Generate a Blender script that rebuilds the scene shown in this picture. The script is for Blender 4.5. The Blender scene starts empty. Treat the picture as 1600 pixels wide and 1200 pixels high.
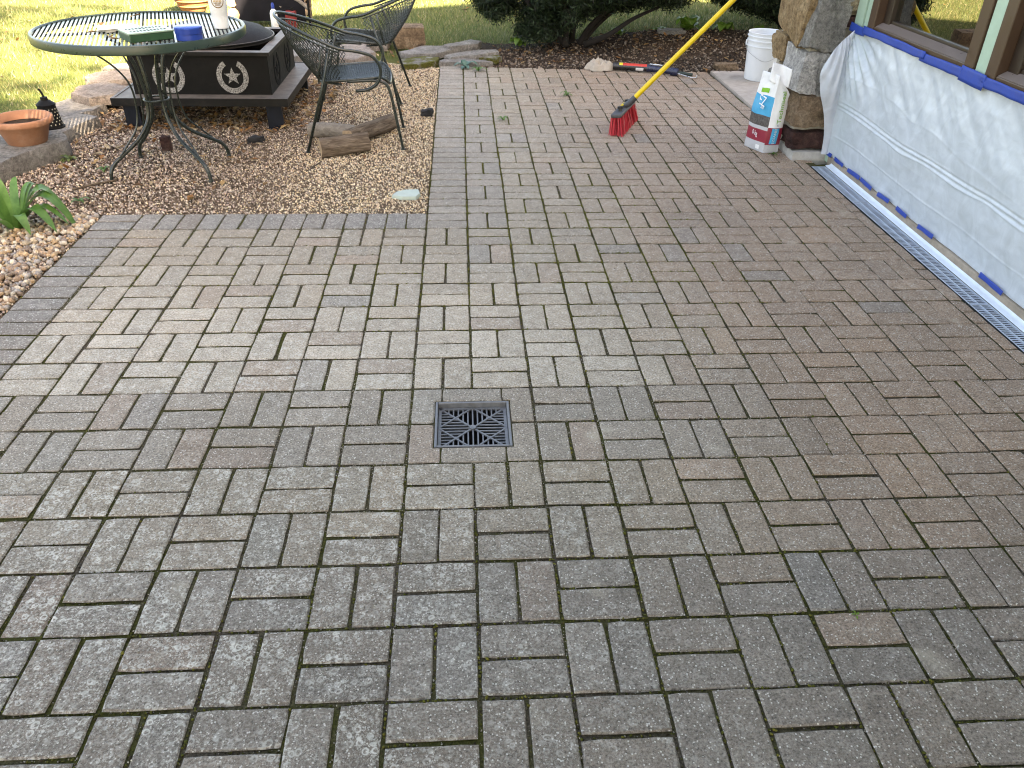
import bpy, bmesh, math, random
import numpy as np
from mathutils import Vector, Matrix, noise

random.seed(7)
RNG = np.random.default_rng(11)
SC = bpy.context.scene
COL = SC.collection
R = math.radians
PI = math.pi

# ------------------------------------------------------------------ camera
cam_d = bpy.data.cameras.new("camera")
cam_d.sensor_width = 36.0
cam_d.lens = 36.0 * 1242.8 / 1600.0
cam_d.clip_start = 0.02
cam_d.clip_end = 600
cam = bpy.data.objects.new("camera", cam_d)
COL.objects.link(cam)
CAM_R = Matrix(((0.99819248, 0.01605507, -0.05791376),
                (-0.05716024, 0.55123565, -0.83238931),
                (0.01856006, 0.83419512, 0.55115699)))
CAM_C = Vector((-0.0209, -2.0988, 1.5384))
cam.matrix_world = Matrix.Translation(CAM_C) @ CAM_R.to_4x4()
SC.camera = cam

# ------------------------------------------------------------------ world, sun, exposure
SUN_FROM = Vector((0.531, -0.700, 0.75)).normalized()      # direction towards the sun
SUN_EL = math.asin(SUN_FROM.z)
world = bpy.data.worlds.new("World")
SC.world = world
world.use_nodes = True
wn = world.node_tree
wn.nodes.clear()
sky = wn.nodes.new("ShaderNodeTexSky")
sky.sky_type = 'NISHITA'
sky.sun_disc = False
sky.sun_elevation = SUN_EL
sky.sun_rotation = math.atan2(SUN_FROM.x, SUN_FROM.y)
sky.air_density = 1.0
sky.dust_density = 2.5
sky.ozone_density = 1.0
bg = wn.nodes.new("ShaderNodeBackground")
bg.inputs["Strength"].default_value = 0.075
wo = wn.nodes.new("ShaderNodeOutputWorld")
wn.links.new(sky.outputs[0], bg.inputs[0])
wn.links.new(bg.outputs[0], wo.inputs[0])

sun_d = bpy.data.lights.new("sun", 'SUN')
sun_d.energy = 5.0
sun_d.angle = R(0.55)
sun_d.color = (1.0, 0.95, 0.86)
sun = bpy.data.objects.new("sun", sun_d)
COL.objects.link(sun)
sun.rotation_euler = (-SUN_FROM).to_track_quat('-Z', 'Y').to_euler()
sun.location = SUN_FROM * 40

vs = SC.view_settings
vs.view_transform = 'Standard'
vs.look = 'None'
vs.gamma = 1.0
vs.use_curve_mapping = False
vs.exposure = 3.68
vs.use_white_balance = True          # the photograph is balanced for open shade
vs.white_balance_temperature = 9000
vs.white_balance_tint = 14

SC.cycles.use_denoising = True
SC.cycles.max_bounces = 8
SC.cycles.pixel_filter_type = 'BLACKMAN_HARRIS'
SC.cycles.filter_width = 1.1
SC.cycles.transparent_max_bounces = 12

# ------------------------------------------------------------------ node helpers
def new_mat(name):
    m = bpy.data.materials.new(name)
    m.use_nodes = True
    nt = m.node_tree
    b = nt.nodes["Principled BSDF"]
    return m, nt, b

def nd(nt, t, **kw):
    n = nt.nodes.new(t)
    for k, v in kw.items():
        if k.startswith("i_"):
            n.inputs[k[2:].replace("_", " ")].default_value = v
        else:
            setattr(n, k, v)
    return n

def lk(nt, a, b):
    nt.links.new(a, b)

def pos_of(nt, kind="world"):
    if kind == "world":
        return nt.nodes.new("ShaderNodeNewGeometry").outputs["Position"]
    return nt.nodes.new("ShaderNodeTexCoord").outputs["Object"]

def noise_n(nt, vec, scale, detail=3, rough=0.6, dist=0.0):
    n = nd(nt, "ShaderNodeTexNoise")
    n.inputs["Scale"].default_value = scale
    n.inputs["Detail"].default_value = detail
    n.inputs["Roughness"].default_value = rough
    n.inputs["Distortion"].default_value = dist
    lk(nt, vec, n.inputs["Vector"])
    return n.outputs["Fac"]

def vor_n(nt, vec, scale, out="Distance", feature='F1'):
    n = nd(nt, "ShaderNodeTexVoronoi")
    n.feature = feature
    n.inputs["Scale"].default_value = scale
    lk(nt, vec, n.inputs["Vector"])
    return n.outputs[out]

def mrange(nt, v, a, b, c=0.0, d=1.0):
    n = nd(nt, "ShaderNodeMapRange")
    n.inputs[1].default_value = a
    n.inputs[2].default_value = b
    n.inputs[3].default_value = c
    n.inputs[4].default_value = d
    lk(nt, v, n.inputs[0])
    return n.outputs[0]

def mathn(nt, op, a, b=None):
    n = nd(nt, "ShaderNodeMath", operation=op)
    for i, v in enumerate((a, b)):
        if v is None:
            continue
        if isinstance(v, (int, float)):
            n.inputs[i].default_value = v
        else:
            lk(nt, v, n.inputs[i])
    return n.outputs[0]

def mixc(nt, fac, a, b, blend='MIX'):
    n = nd(nt, "ShaderNodeMix", data_type='RGBA', blend_type=blend)
    for sock, v in ((n.inputs[0], fac), (n.inputs[6], a), (n.inputs[7], b)):
        if isinstance(v, (int, float)):
            sock.default_value = v
        elif isinstance(v, tuple):
            sock.default_value = (v[0], v[1], v[2], 1)
        else:
            lk(nt, v, sock)
    return n.outputs[2]

def ramp(nt, fac, stops):
    n = nd(nt, "ShaderNodeValToRGB")
    cr = n.color_ramp
    while len(cr.elements) < len(stops):
        cr.elements.new(0.5)
    for e, (p, c) in zip(cr.elements, stops):
        e.position = p
        e.color = (c[0], c[1], c[2], 1)
    lk(nt, fac, n.inputs[0])
    return n.outputs[0]

def bump(nt, b, h, strength=0.4, dist=0.003):
    n = nd(nt, "ShaderNodeBump")
    n.inputs["Strength"].default_value = strength
    n.inputs["Distance"].default_value = dist
    lk(nt, h, n.inputs["Height"])
    lk(nt, n.outputs[0], b.inputs["Normal"])

def attr_col(nt, name="Col"):
    n = nd(nt, "ShaderNodeAttribute", attribute_name=name)
    return n.outputs["Color"], n.outputs["Alpha"]

def simple(name, col, rough=0.5, metal=0.0, var=0.15, scale=30, bmp=0.0, spec=0.5, bscale=None, dirt=None, space="object"):
    """plain painted / plastic / metal surface with mottling, roughness wear and fine relief"""
    m, nt, b = new_mat(name)
    p = pos_of(nt, space)
    n = noise_n(nt, p, scale, 4, 0.65)
    dark = tuple(c * (1 - var) for c in col)
    lite = tuple(min(1, c * (1 + var)) for c in col)
    c = ramp(nt, n, [(0.3, dark), (0.7, lite)])
    if dirt:
        d = mrange(nt, noise_n(nt, p, scale * 0.35, 5, 0.7), 0.52, 0.72)
        c = mixc(nt, mathn(nt, 'MULTIPLY', d, dirt[3]), c, dirt[:3])
    lk(nt, c, b.inputs["Base Color"])
    lk(nt, mrange(nt, n, 0.3, 0.7, max(0.02, rough - 0.08), min(1, rough + 0.08)), b.inputs["Roughness"])
    b.inputs["Metallic"].default_value = metal
    b.inputs["Specular IOR Level"].default_value = spec
    if bmp:
        bump(nt, b, noise_n(nt, p, bscale or scale * 4, 4, 0.6), bmp, 0.004)
    return m

def vcol_mat(name, rough=0.85, scale=200, amount=0.25, bmp=0.3, transl=0.0):
    """colour per piece from the 'Col' attribute, with grain"""
    m, nt, b = new_mat(name)
    c, _ = attr_col(nt)
    p = pos_of(nt)
    n = noise_n(nt, p, scale, 2, 0.6)
    f = mrange(nt, n, 0.3, 0.7, 1 - amount, 1 + amount)
    mul = nd(nt, "ShaderNodeVectorMath", operation='SCALE')
    lk(nt, c, mul.inputs[0])
    lk(nt, f, mul.inputs["Scale"])
    lk(nt, mul.outputs[0], b.inputs["Base Color"])
    b.inputs["Roughness"].default_value = rough
    b.inputs["Specular IOR Level"].default_value = 0.3
    if bmp:
        bump(nt, b, n, bmp, 0.003)
    if transl:
        out = nt.nodes["Material Output"]
        t = nd(nt, "ShaderNodeBsdfTranslucent")
        lk(nt, mul.outputs[0], t.inputs[0])
        mx = nd(nt, "ShaderNodeMixShader")
        mx.inputs[0].default_value = transl
        lk(nt, b.outputs[0], mx.inputs[1])
        lk(nt, t.outputs[0], mx.inputs[2])
        lk(nt, mx.outputs[0], out.inputs[0])
    return m

# ------------------------------------------------------------------ object helpers
def tag(o, label=None, cat=None, group=None, kind=None):
    if label: o["label"] = label
    if cat: o["category"] = cat
    if group: o["group"] = group
    if kind: o["kind"] = kind
    return o

def empty(name, loc=(0, 0, 0), rz=0.0):
    o = bpy.data.objects.new(name, None)
    COL.objects.link(o)
    o.location = loc
    o.rotation_euler = (0, 0, rz)
    o.empty_display_size = 0.1
    return o

def wloc(o):
    v = Vector((0, 0, 0))
    while o is not None:
        v += Vector(o.location)
        o = o.parent
    return v

class MB:
    """collects shapes, then links them as ONE mesh object"""
    def __init__(s):
        s.v = []
        s.f = []
        s.mi = []
        s.cur = 0
    def face(s, idx):
        s.f.append(tuple(idx))
        s.mi.append(s.cur)
    def add(s, verts, faces):
        n = len(s.v)
        s.v += [tuple(v) for v in verts]
        for f in faces:
            s.face([i + n for i in f])
        return s
    def box(s, c, d, rot=None, bev=0.0):
        x, y, z = (k / 2 for k in d)
        if bev <= 0:
            vs_ = [(sx * x, sy * y, sz * z) for sz in (-1, 1) for sy in (-1, 1) for sx in (-1, 1)]
            fs = [(0, 2, 3, 1), (4, 5, 7, 6), (0, 1, 5, 4), (2, 6, 7, 3), (0, 4, 6, 2), (1, 3, 7, 5)]
        else:
            bm = bmesh.new()
            bmesh.ops.create_cube(bm, size=1.0)
            bmesh.ops.scale(bm, vec=d, verts=bm.verts)
            bmesh.ops.bevel(bm, geom=list(bm.edges), offset=bev, segments=2, affect='EDGES', profile=0.5)
            bm.verts.index_update()
            vs_ = [tuple(v.co) for v in bm.verts]
            fs = [tuple(v.index for v in f.verts) for f in bm.faces]
            bm.free()
        M = rot if rot is not None else Matrix.Identity(3)
        return s.add([tuple(M @ Vector(v) + Vector(c)) for v in vs_], fs)
    def tube(s, pts, r, n=8, cap=True, flat=1.0, closed=False):
        pts = [Vector(p) for p in pts]
        rs = r if isinstance(r, (list, tuple)) else [r] * len(pts)
        m = len(pts)
        t0 = (pts[1] - pts[0]).normalized()
        up = Vector((0, 0, 1)) if abs(t0.z) < 0.9 else Vector((1, 0, 0))
        a = t0.cross(up).normalized()
        base = len(s.v)
        for i, p in enumerate(pts):
            if closed:
                t = (pts[(i + 1) % m] - pts[i - 1]).normalized()
            elif i == 0:
                t = t0
            elif i == m - 1:
                t = (pts[-1] - pts[-2]).normalized()
            else:
                t = (pts[i + 1] - pts[i - 1]).normalized()
            a = (a - t * a.dot(t))
            a = a.normalized() if a.length > 1e-6 else t.orthogonal().normalized()
            b = t.cross(a)
            for k in range(n):
                q = 2 * PI * k / n
                s.v.append(tuple(p + a * (math.cos(q) * rs[i]) + b * (math.sin(q) * rs[i] * flat)))
        rings = m if closed else m - 1
        for i in range(rings):
            i2 = (i + 1) % m
            for k in range(n):
                k2 = (k + 1) % n
                s.face((base + i * n + k, base + i * n + k2, base + i2 * n + k2, base + i2 * n + k))
        if cap and not closed:
            s.face([base + k for k in range(n)][::-1])
            s.face([base + (m - 1) * n + k for k in range(n)])
        return s
    def lathe(s, prof, c=(0, 0, 0), n=32, cap0=False, cap1=False):
        base = len(s.v)
        for r, z in prof:
            for k in range(n):
                q = 2 * PI * k / n
                s.v.append((c[0] + r * math.cos(q), c[1] + r * math.sin(q), c[2] + z))
        for i in range(len(prof) - 1):
            for k in range(n):
                k2 = (k + 1) % n
                s.face((base + i * n + k, base + i * n + k2, base + (i + 1) * n + k2, base + (i + 1) * n + k))
        if cap0: s.face([base + k for k in range(n)][::-1])
        if cap1: s.face([base + (len(prof) - 1) * n + k for k in range(n)])
        return s
    def prism(s, poly, z0, z1, bev=0.0):
        """upright prism of a plan polygon (counter-clockwise), z1 may be a function of (x,y)"""
        n = len(poly)
        zf = z1 if callable(z1) else (lambda x, y: z1)
        c = Vector((sum(p[0] for p in poly) / n, sum(p[1] for p in poly) / n))
        base = len(s.v)
        loops = [(1.0, 'b')] + ([(1.0, 's'), (1 - bev, 't')] if bev else [(1.0, 't')])
        for k, w in loops:
            for p in poly:
                q = c + (Vector(p) - c) * k
                z = z0 if w == 'b' else zf(q.x, q.y) - (0.012 if w == 's' else 0)
                s.v.append((q.x, q.y, z))
        L = len(loops)
        for i in range(L - 1):
            for k in range(n):
                k2 = (k + 1) % n
                s.face((base + i * n + k, base + i * n + k2, base + (i + 1) * n + k2, base + (i + 1) * n + k))
        s.face([base + (L - 1) * n + k for k in range(n)])
        s.face([base + k for k in range(n)][::-1])
        return s
    def grid(s, P, nu, nv, closed_u=False):
        base = len(s.v)
        for j in range(nv + 1):
            for i in range(nu + (0 if closed_u else 1)):
                s.v.append(tuple(P(i / nu, j / nv)))
        w = nu if closed_u else nu + 1
        for j in range(nv):
            for i in range(nu):
                i2 = (i + 1) % w
                s.face((base + j * w + i, base + j * w + i2, base + (j + 1) * w + i2, base + (j + 1) * w + i))
        return s
    def build(s, name, mat, parent=None, smooth=False, local=False, angle=None):
        me = bpy.data.meshes.new(name)
        off = Vector((0, 0, 0)) if (parent is None or local) else wloc(parent)
        me.from_pydata([(v[0] - off.x, v[1] - off.y, v[2] - off.z) for v in s.v], [], s.f)
        mats = mat if isinstance(mat, (list, tuple)) else [mat]
        for m in mats:
            me.materials.append(m)
        if len(mats) > 1:
            me.polygons.foreach_set("material_index", s.mi)
        if smooth:
            me.polygons.foreach_set("use_smooth", [True] * len(me.polygons))
            if angle:
                try:
                    me.set_sharp_from_angle(angle=R(angle))
                except Exception:
                    pass
        me.update()
        o = bpy.data.objects.new(name, me)
        COL.objects.link(o)
        if parent is not None:
            o.parent = parent
        return o

def np_mesh(name, verts, faces, mat, cols=None, parent=None, smooth=False):
    """numpy arrays -> one mesh; faces (n,k); cols (nverts,4)"""
    me = bpy.data.meshes.new(name)
    nv, (nf, k) = len(verts), faces.shape
    me.vertices.add(nv)
    me.vertices.foreach_set("co", verts.astype(np.float32).ravel())
    me.loops.add(nf * k)
    me.loops.foreach_set("vertex_index", faces.astype(np.int32).ravel())
    me.polygons.add(nf)
    me.polygons.foreach_set("loop_start", np.arange(0, nf * k, k, dtype=np.int32))
    me.polygons.foreach_set("loop_total", np.full(nf, k, dtype=np.int32))
    if smooth:
        me.polygons.foreach_set("use_smooth", np.ones(nf, dtype=bool))
    if cols is not None:
        a = me.color_attributes.new("Col", 'FLOAT_COLOR', 'POINT')
        a.data.foreach_set("color", cols.astype(np.float32).ravel())
    me.materials.append(mat)
    me.update(calc_edges=True)
    me.validate()
    o = bpy.data.objects.new(name, me)
    COL.objects.link(o)
    if parent is not None:
        o.parent = parent
    return o

def in_poly(pts, poly):
    x, y = pts[:, 0], pts[:, 1]
    ins = np.zeros(len(pts), bool)
    n = len(poly)
    for i in range(n):
        x0, y0 = poly[i]
        x1, y1 = poly[(i + 1) % n]
        c = ((y0 > y) != (y1 > y)) & (x < (x1 - x0) * (y - y0) / (y1 - y0 + 1e-12) + x0)
        ins ^= c
    return ins

def sample_poly(poly, n):
    P = np.array(poly)
    lo, hi = P.min(0), P.max(0)
    out = []
    got = 0
    while got < n:
        q = RNG.uniform(lo, hi, (n * 2, 2))
        q = q[in_poly(q, poly)]
        out.append(q)
        got += len(q)
    return np.concatenate(out)[:n]

def rand_rots(n):
    q = RNG.normal(size=(n, 4))
    q /= np.linalg.norm(q, axis=1, keepdims=True)
    w, x, y, z = q.T
    return np.stack([np.stack([1 - 2 * (y * y + z * z), 2 * (x * y - z * w), 2 * (x * z + y * w)], -1),
                     np.stack([2 * (x * y + z * w), 1 - 2 * (x * x + z * z), 2 * (y * z - x * w)], -1),
                     np.stack([2 * (x * z - y * w), 2 * (y * z + x * w), 1 - 2 * (x * x + y * y)], -1)], 1)

def zrots(a):
    c, s_ = np.cos(a), np.sin(a)
    o = np.zeros_like(a)
    e = np.ones_like(a)
    return np.stack([np.stack([c, -s_, o], -1), np.stack([s_, c, o], -1), np.stack([o, o, e], -1)], 1)

CUBE8 = np.array([(x, y, z) for z in (-1, 1) for y in (-1, 1) for x in (-1, 1)], float) / math.sqrt(3)
CUBE_T = np.array([(0, 2, 3), (0, 3, 1), (4, 5, 7), (4, 7, 6), (0, 1, 5), (0, 5, 4), (2, 6, 7), (2, 7, 3), (0, 4, 6), (0, 6, 2), (1, 3, 7), (1, 7, 5)])
_g = (1 + 5 ** 0.5) / 2
ICO12 = np.array([(-1, _g, 0), (1, _g, 0), (-1, -_g, 0), (1, -_g, 0), (0, -1, _g), (0, 1, _g), (0, -1, -_g), (0, 1, -_g), (_g, 0, -1), (_g, 0, 1), (-_g, 0, -1), (-_g, 0, 1)], float) / math.sqrt(1 + _g * _g)
ICO_T = np.array([(0, 11, 5), (0, 5, 1), (0, 1, 7), (0, 7, 10), (0, 10, 11), (1, 5, 9), (5, 11, 4), (11, 10, 2), (10, 7, 6), (7, 1, 8), (3, 9, 4), (3, 4, 2), (3, 2, 6), (3, 6, 8), (3, 8, 9), (4, 9, 5), (2, 4, 11), (6, 2, 10), (8, 6, 7), (9, 8, 1)])

def pebbles(name, pts, size, pal, mat, base=CUBE8, tris=CUBE_T, z=0.0, jit=0.25, flat=(0.5, 0.9), smooth=True, weights=None, zspread=0.4):
    n = len(pts)
    s_ = size if isinstance(size, np.ndarray) else RNG.uniform(size[0], size[1], n)
    k = len(base)
    V = base[None] * (1 + RNG.uniform(-jit, jit, (n, k, 1)))
    V = V * np.stack([np.ones(n), RNG.uniform(0.6, 1.0, n), RNG.uniform(flat[0], flat[1], n)], -1)[:, None, :]
    V = np.einsum('nij,nkj->nki', rand_rots(n), V) if flat[0] > 0.45 else np.einsum('nij,nkj->nki', zrots(RNG.uniform(0, 2 * PI, n)), V)
    V *= s_[:, None, None]
    c = np.zeros((n, 3))
    c[:, :2] = pts
    c[:, 2] = (z(pts) if callable(z) else z) + s_ * RNG.uniform(-0.1, zspread, n)
    V += c[:, None, :]
    F = (tris[None] + (np.arange(n) * k)[:, None, None]).reshape(-1, 3)
    pal = np.array(pal)
    ci = RNG.choice(len(pal), n, p=weights)
    C = np.ones((n, k, 4))
    C[:, :, :3] = (pal[ci] * RNG.uniform(0.75, 1.25, (n, 1)))[:, None, :]
    return np_mesh(name, V.reshape(-1, 3), F, mat, C.reshape(-1, 4), smooth=smooth)

def leaves(name, P, size, pal, mat, tilt=0.5, elong=0.55, up=None, curl=0.25, kind='stuff'):
    """each leaf: a folded quad pair (4 tris) centred at P"""
    n = len(P)
    s_ = RNG.uniform(size[0], size[1], n)
    b = np.array([(-1, 0, 0), (-0.2, -elong, curl), (0.3, 0, 0.0), (-0.2, elong, curl), (1, 0, curl * 0.6)], float)
    T = np.array([(0, 1, 2), (0, 2, 3), (2, 1, 4), (2, 4, 3)])
    if tilt >= 3:
        M = rand_rots(n)
    else:
        a = RNG.normal(0, tilt, n)
        c_, s2 = np.cos(a), np.sin(a)
        o = np.zeros(n); e = np.ones(n)
        Rx = np.stack([np.stack([c_, o, s2], -1), np.stack([o, e, o], -1), np.stack([-s2, o, c_], -1)], 1)
        M = zrots(RNG.uniform(0, 2 * PI, n)) @ Rx
    V = np.einsum('nij,kj->nki', M, b) * s_[:, None, None] + P[:, None, :]
    F = (T[None] + (np.arange(n) * 5)[:, None, None]).reshape(-1, 3)
    pal = np.array(pal)
    C = np.ones((n, 5, 4))
    C[:, :, :3] = (pal[RNG.integers(0, len(pal), n)] * RNG.uniform(0.7, 1.3, (n, 1)))[:, None, :]
    return np_mesh(name, V.reshape(-1, 3), F, mat, C.reshape(-1, 4))

def nz(x, y, z=0.0, s=1.0):
    return noise.noise(Vector((x * s, y * s, z * s)))

CELL = 0.2045
# ================================================================== THE SETTING
def sstep(a, b, x):
    t = np.clip((np.asarray(x, float) - a) / (b - a), 0, 1)
    return t * t * (3 - 2 * t)

def bank(x, y):
    return 0.15 * sstep(5.55, 6.5, y) * sstep(0.5, 2.0, x)

def lawn_z(p):
    x, y = p[:, 0], p[:, 1]
    under = ((x > -1.3) & (x < 9) & (y > -2.7) & (y < 1.9))     # dug out below the patio and the house
    return -0.03 + bank(x, y) - 0.35 * under

# ---- lawn sheet, reaching the horizon
def lawn_mat():
    m, nt, b = new_mat("lawn_turf")
    p = pos_of(nt)
    n1 = noise_n(nt, p, 2.2, 4, 0.6)
    n2 = noise_n(nt, p, 45, 3, 0.7)
    c = ramp(nt, n2, [(0.25, (0.035, 0.045, 0.012)), (0.55, (0.085, 0.105, 0.026)), (0.8, (0.17, 0.15, 0.06))])
    c2 = ramp(nt, n1, [(0.35, (0.06, 0.085, 0.02)), (0.65, (0.13, 0.115, 0.05))])
    lk(nt, mixc(nt, 0.4, c, c2), b.inputs["Base Color"])
    b.inputs["Roughness"].default_value = 0.95
    b.inputs["Specular IOR Level"].default_value = 0.1
    bump(nt, b, n2, 0.8, 0.02)
    return m
xs = np.concatenate([[-250, -120, -60, -30, -16], np.linspace(-9, 9, 61), [16, 30, 60, 120, 250]])
ys = np.concatenate([[-250, -120, -60, -30, -14], np.linspace(-6, 14, 67), [20, 35, 60, 120, 250]])
XX, YY = np.meshgrid(xs, ys)
pp = np.stack([XX.ravel(), YY.ravel()], -1)
zz = lawn_z(pp)
w_ = len(xs)
ff = np.array([(j * w_ + i, j * w_ + i + 1, (j + 1) * w_ + i + 1, (j + 1) * w_ + i) for j in range(len(ys) - 1) for i in range(w_ - 1)])
lawn = np_mesh("lawn", np.c_[pp, zz], ff, lawn_mat(), smooth=True)
tag(lawn, "grass lawn running back behind the patio", kind="structure")

# ---- patio: joint bed and pavers
X_R, X_L, Y_TL = 2.108, -9 * CELL, 9 * CELL          # channel drain, left border edge, top of the left wing
DR = 0.1235                                             # half width of the square floor drain

def joint_mat():
    m, nt, b = new_mat("joint_bed")
    p = pos_of(nt)
    n1 = noise_n(nt, p, 3.0, 4, 0.65)
    n2 = noise_n(nt, p, 160, 3, 0.7)
    sand = ramp(nt, n2, [(0.3, (0.035, 0.028, 0.02)), (0.55, (0.095, 0.078, 0.056)), (0.75, (0.22, 0.19, 0.15))])
    moss = ramp(nt, n2, [(0.3, (0.028, 0.028, 0.009)), (0.6, (0.075, 0.076, 0.022)), (0.8, (0.12, 0.12, 0.04))])
    lk(nt, mixc(nt, mrange(nt, n1, 0.42, 0.6), sand, moss), b.inputs["Base Color"])
    b.inputs["Roughness"].default_value = 1.0
    b.inputs["Specular IOR Level"].default_value = 0.1
    bump(nt, b, n2, 0.8, 0.004)
    return m

def paver_mat():
    m, nt, b = new_mat("concrete_paver")
    p = pos_of(nt)
    c, lich = attr_col(nt)
    big = noise_n(nt, p, 2.1, 4, 0.6)
    mid = noise_n(nt, p, 26, 4, 0.65)
    agg = noise_n(nt, p, 150, 5, 0.8)
    fine = noise_n(nt, p, 620, 2, 0.6)
    f = mathn(nt, 'MULTIPLY', mrange(nt, big, 0.3, 0.7, 0.9, 1.1), mrange(nt, mid, 0.25, 0.75, 0.82, 1.18))
    f = mathn(nt, 'MULTIPLY', f, mrange(nt, agg, 0.32, 0.68, 0.30, 1.72))
    sc = nd(nt, "ShaderNodeVectorMath", operation='SCALE')
    lk(nt, c, sc.inputs[0])
    lk(nt, f, sc.inputs["Scale"])
    col = sc.outputs[0]
    # dark pits in the cast face
    pits = mrange(nt, agg, 0.42, 0.32)
    col = mixc(nt, mathn(nt, 'MULTIPLY', pits, 0.7), col, (0.045, 0.04, 0.034))
    # grey-green lichen: crusty spots and rings
    warp = nd(nt, "ShaderNodeVectorMath", operation='ADD')
    wn_ = nd(nt, "ShaderNodeTexNoise")
    wn_.inputs["Scale"].default_value = 70
    lk(nt, p, wn_.inputs["Vector"])
    ws = nd(nt, "ShaderNodeVectorMath", operation='SCALE')
    lk(nt, wn_.outputs["Color"], ws.inputs[0])
    ws.inputs["Scale"].default_value = 0.010
    lk(nt, p, warp.inputs[0])
    lk(nt, ws.outputs[0], warp.inputs[1])
    vd = vor_n(nt, warp.outputs[0], 48)
    ring = mathn(nt, 'MULTIPLY', mrange(nt, vd, 0.18, 0.30), mrange(nt, vd, 0.46, 0.36))
    lmask = mrange(nt, noise_n(nt, p, 13, 4, 0.7), 0.40, 0.58)
    spots = mrange(nt, noise_n(nt, p, 125, 5, 0.9), 0.52, 0.56)
    cover = mathn(nt, 'MULTIPLY', mathn(nt, 'MAXIMUM', mathn(nt, 'MULTIPLY', ring, lmask), mathn(nt, 'MULTIPLY', spots, mrange(nt, lmask, 0, 1, 0.45, 1.0))), lich)
    lcol = ramp(nt, mid, [(0.35, (0.45, 0.44, 0.38)), (0.65, (0.66, 0.63, 0.56))])
    col = mixc(nt, mathn(nt, 'MULTIPLY', cover, 0.95), col, lcol)
    # pale grains of aggregate
    vg = vor_n(nt, p, 115)
    grains = mathn(nt, 'MULTIPLY', mrange(nt, vg, 0.27, 0.20), mrange(nt, noise_n(nt, p, 60, 2), 0.44, 0.52))
    col = mixc(nt, mathn(nt, 'MULTIPLY', grains, 0.85), col, (0.66, 0.63, 0.57))
    # a few pale mineral stains
    stain = mrange(nt, noise_n(nt, p, 3.6, 3, 0.55), 0.66, 0.76)
    col = mixc(nt, mathn(nt, 'MULTIPLY', stain, 0.55), col, (0.50, 0.44, 0.34))
    lk(nt, col, b.inputs["Base Color"])
    lk(nt, mrange(nt, agg, 0.3, 0.7, 0.88, 0.52), b.inputs["Roughness"])
    b.inputs["Specular IOR Level"].default_value = 0.42
    h = mathn(nt, 'ADD', mathn(nt, 'MULTIPLY', agg, 1.0), mathn(nt, 'MULTIPLY', fine, 0.35))
    h = mathn(nt, 'ADD', h, mathn(nt, 'MULTIPLY', cover, 0.25))
    bump(nt, b, h, 0.75, 0.0035)
    return m

patio = MB()
JZ = -0.0062
for q in ([(X_L, -3.2), (X_R, -3.2), (X_R, -DR), (X_L, -DR)], [(X_L, -DR), (-DR, -DR), (-DR, DR), (X_L, DR)], [(DR, -DR), (X_R, -DR), (X_R, DR), (DR, DR)],
          [(X_L, DR), (X_R, DR), (X_R, Y_TL), (X_L, Y_TL)], [(-CELL, Y_TL), (X_R, Y_TL), (X_R, 2.60), (2.16, 2.60), (2.16, 5.155), (-CELL, 5.33)]):
    patio.prism(q, -0.06, JZ)
patio = patio.build("patio", joint_mat())
tag(patio, "brick-pattern paver patio in basket weave with dark mossy joints", kind="structure")

def tint(x, y):
    u, v = x / CELL, y / CELL
    r = random.random
    if u < -8 or (v > 8 and u < -1):
        c = (0.172, 0.164, 0.152); li = 0.30
    elif u < 0 and v > 8:
        c = (0.215, 0.200, 0.176); li = 0.15
    elif u < 1 and v > 8:
        c = (0.225, 0.208, 0.182); li = 0.15
    else:
        g = np.array((0.245, 0.218, 0.176))           # grey tan
        br = np.array((0.255, 0.183, 0.134))          # brown
        pale = np.array((0.39, 0.362, 0.310))  # pale tan band; sky sheen is painted into it too
        cool = np.array((0.225, 0.212, 0.190))
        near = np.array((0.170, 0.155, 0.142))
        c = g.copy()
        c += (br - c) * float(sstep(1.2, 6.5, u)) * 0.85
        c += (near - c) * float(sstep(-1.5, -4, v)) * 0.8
        w = float(sstep(0.2, 1.6, v) * sstep(7.5, 2.2, v) * sstep(6.0, 0.5, u) * sstep(-10.5, -6.0, u)) * random.uniform(0.75, 1.1)
        c += (pale - c) * 0.9 * w
        w = float((v > -1) and (v < 1)) * float(sstep(6.5, 3, u))
        c += (cool - c) * 0.65 * w
        if r() < 0.09: c += (np.array((0.255, 0.195, 0.155)) - c) * 0.45     # a ruddier piece
        if r() < 0.03: c += (np.array((0.185, 0.183, 0.178)) - c) * 0.5     # a grey-blue piece
        c = tuple(c)
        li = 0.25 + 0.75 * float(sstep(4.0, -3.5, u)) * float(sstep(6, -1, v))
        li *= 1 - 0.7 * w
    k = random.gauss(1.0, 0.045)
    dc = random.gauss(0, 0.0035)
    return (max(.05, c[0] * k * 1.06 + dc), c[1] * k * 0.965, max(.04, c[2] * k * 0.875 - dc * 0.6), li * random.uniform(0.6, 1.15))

def cuv(poly):
    a = 0
    for i in range(len(poly)):
        x0, y0 = poly[i]; x1, y1 = poly[(i + 1) % len(poly)]
        a += x0 * y1 - x1 * y0
    return a

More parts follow.
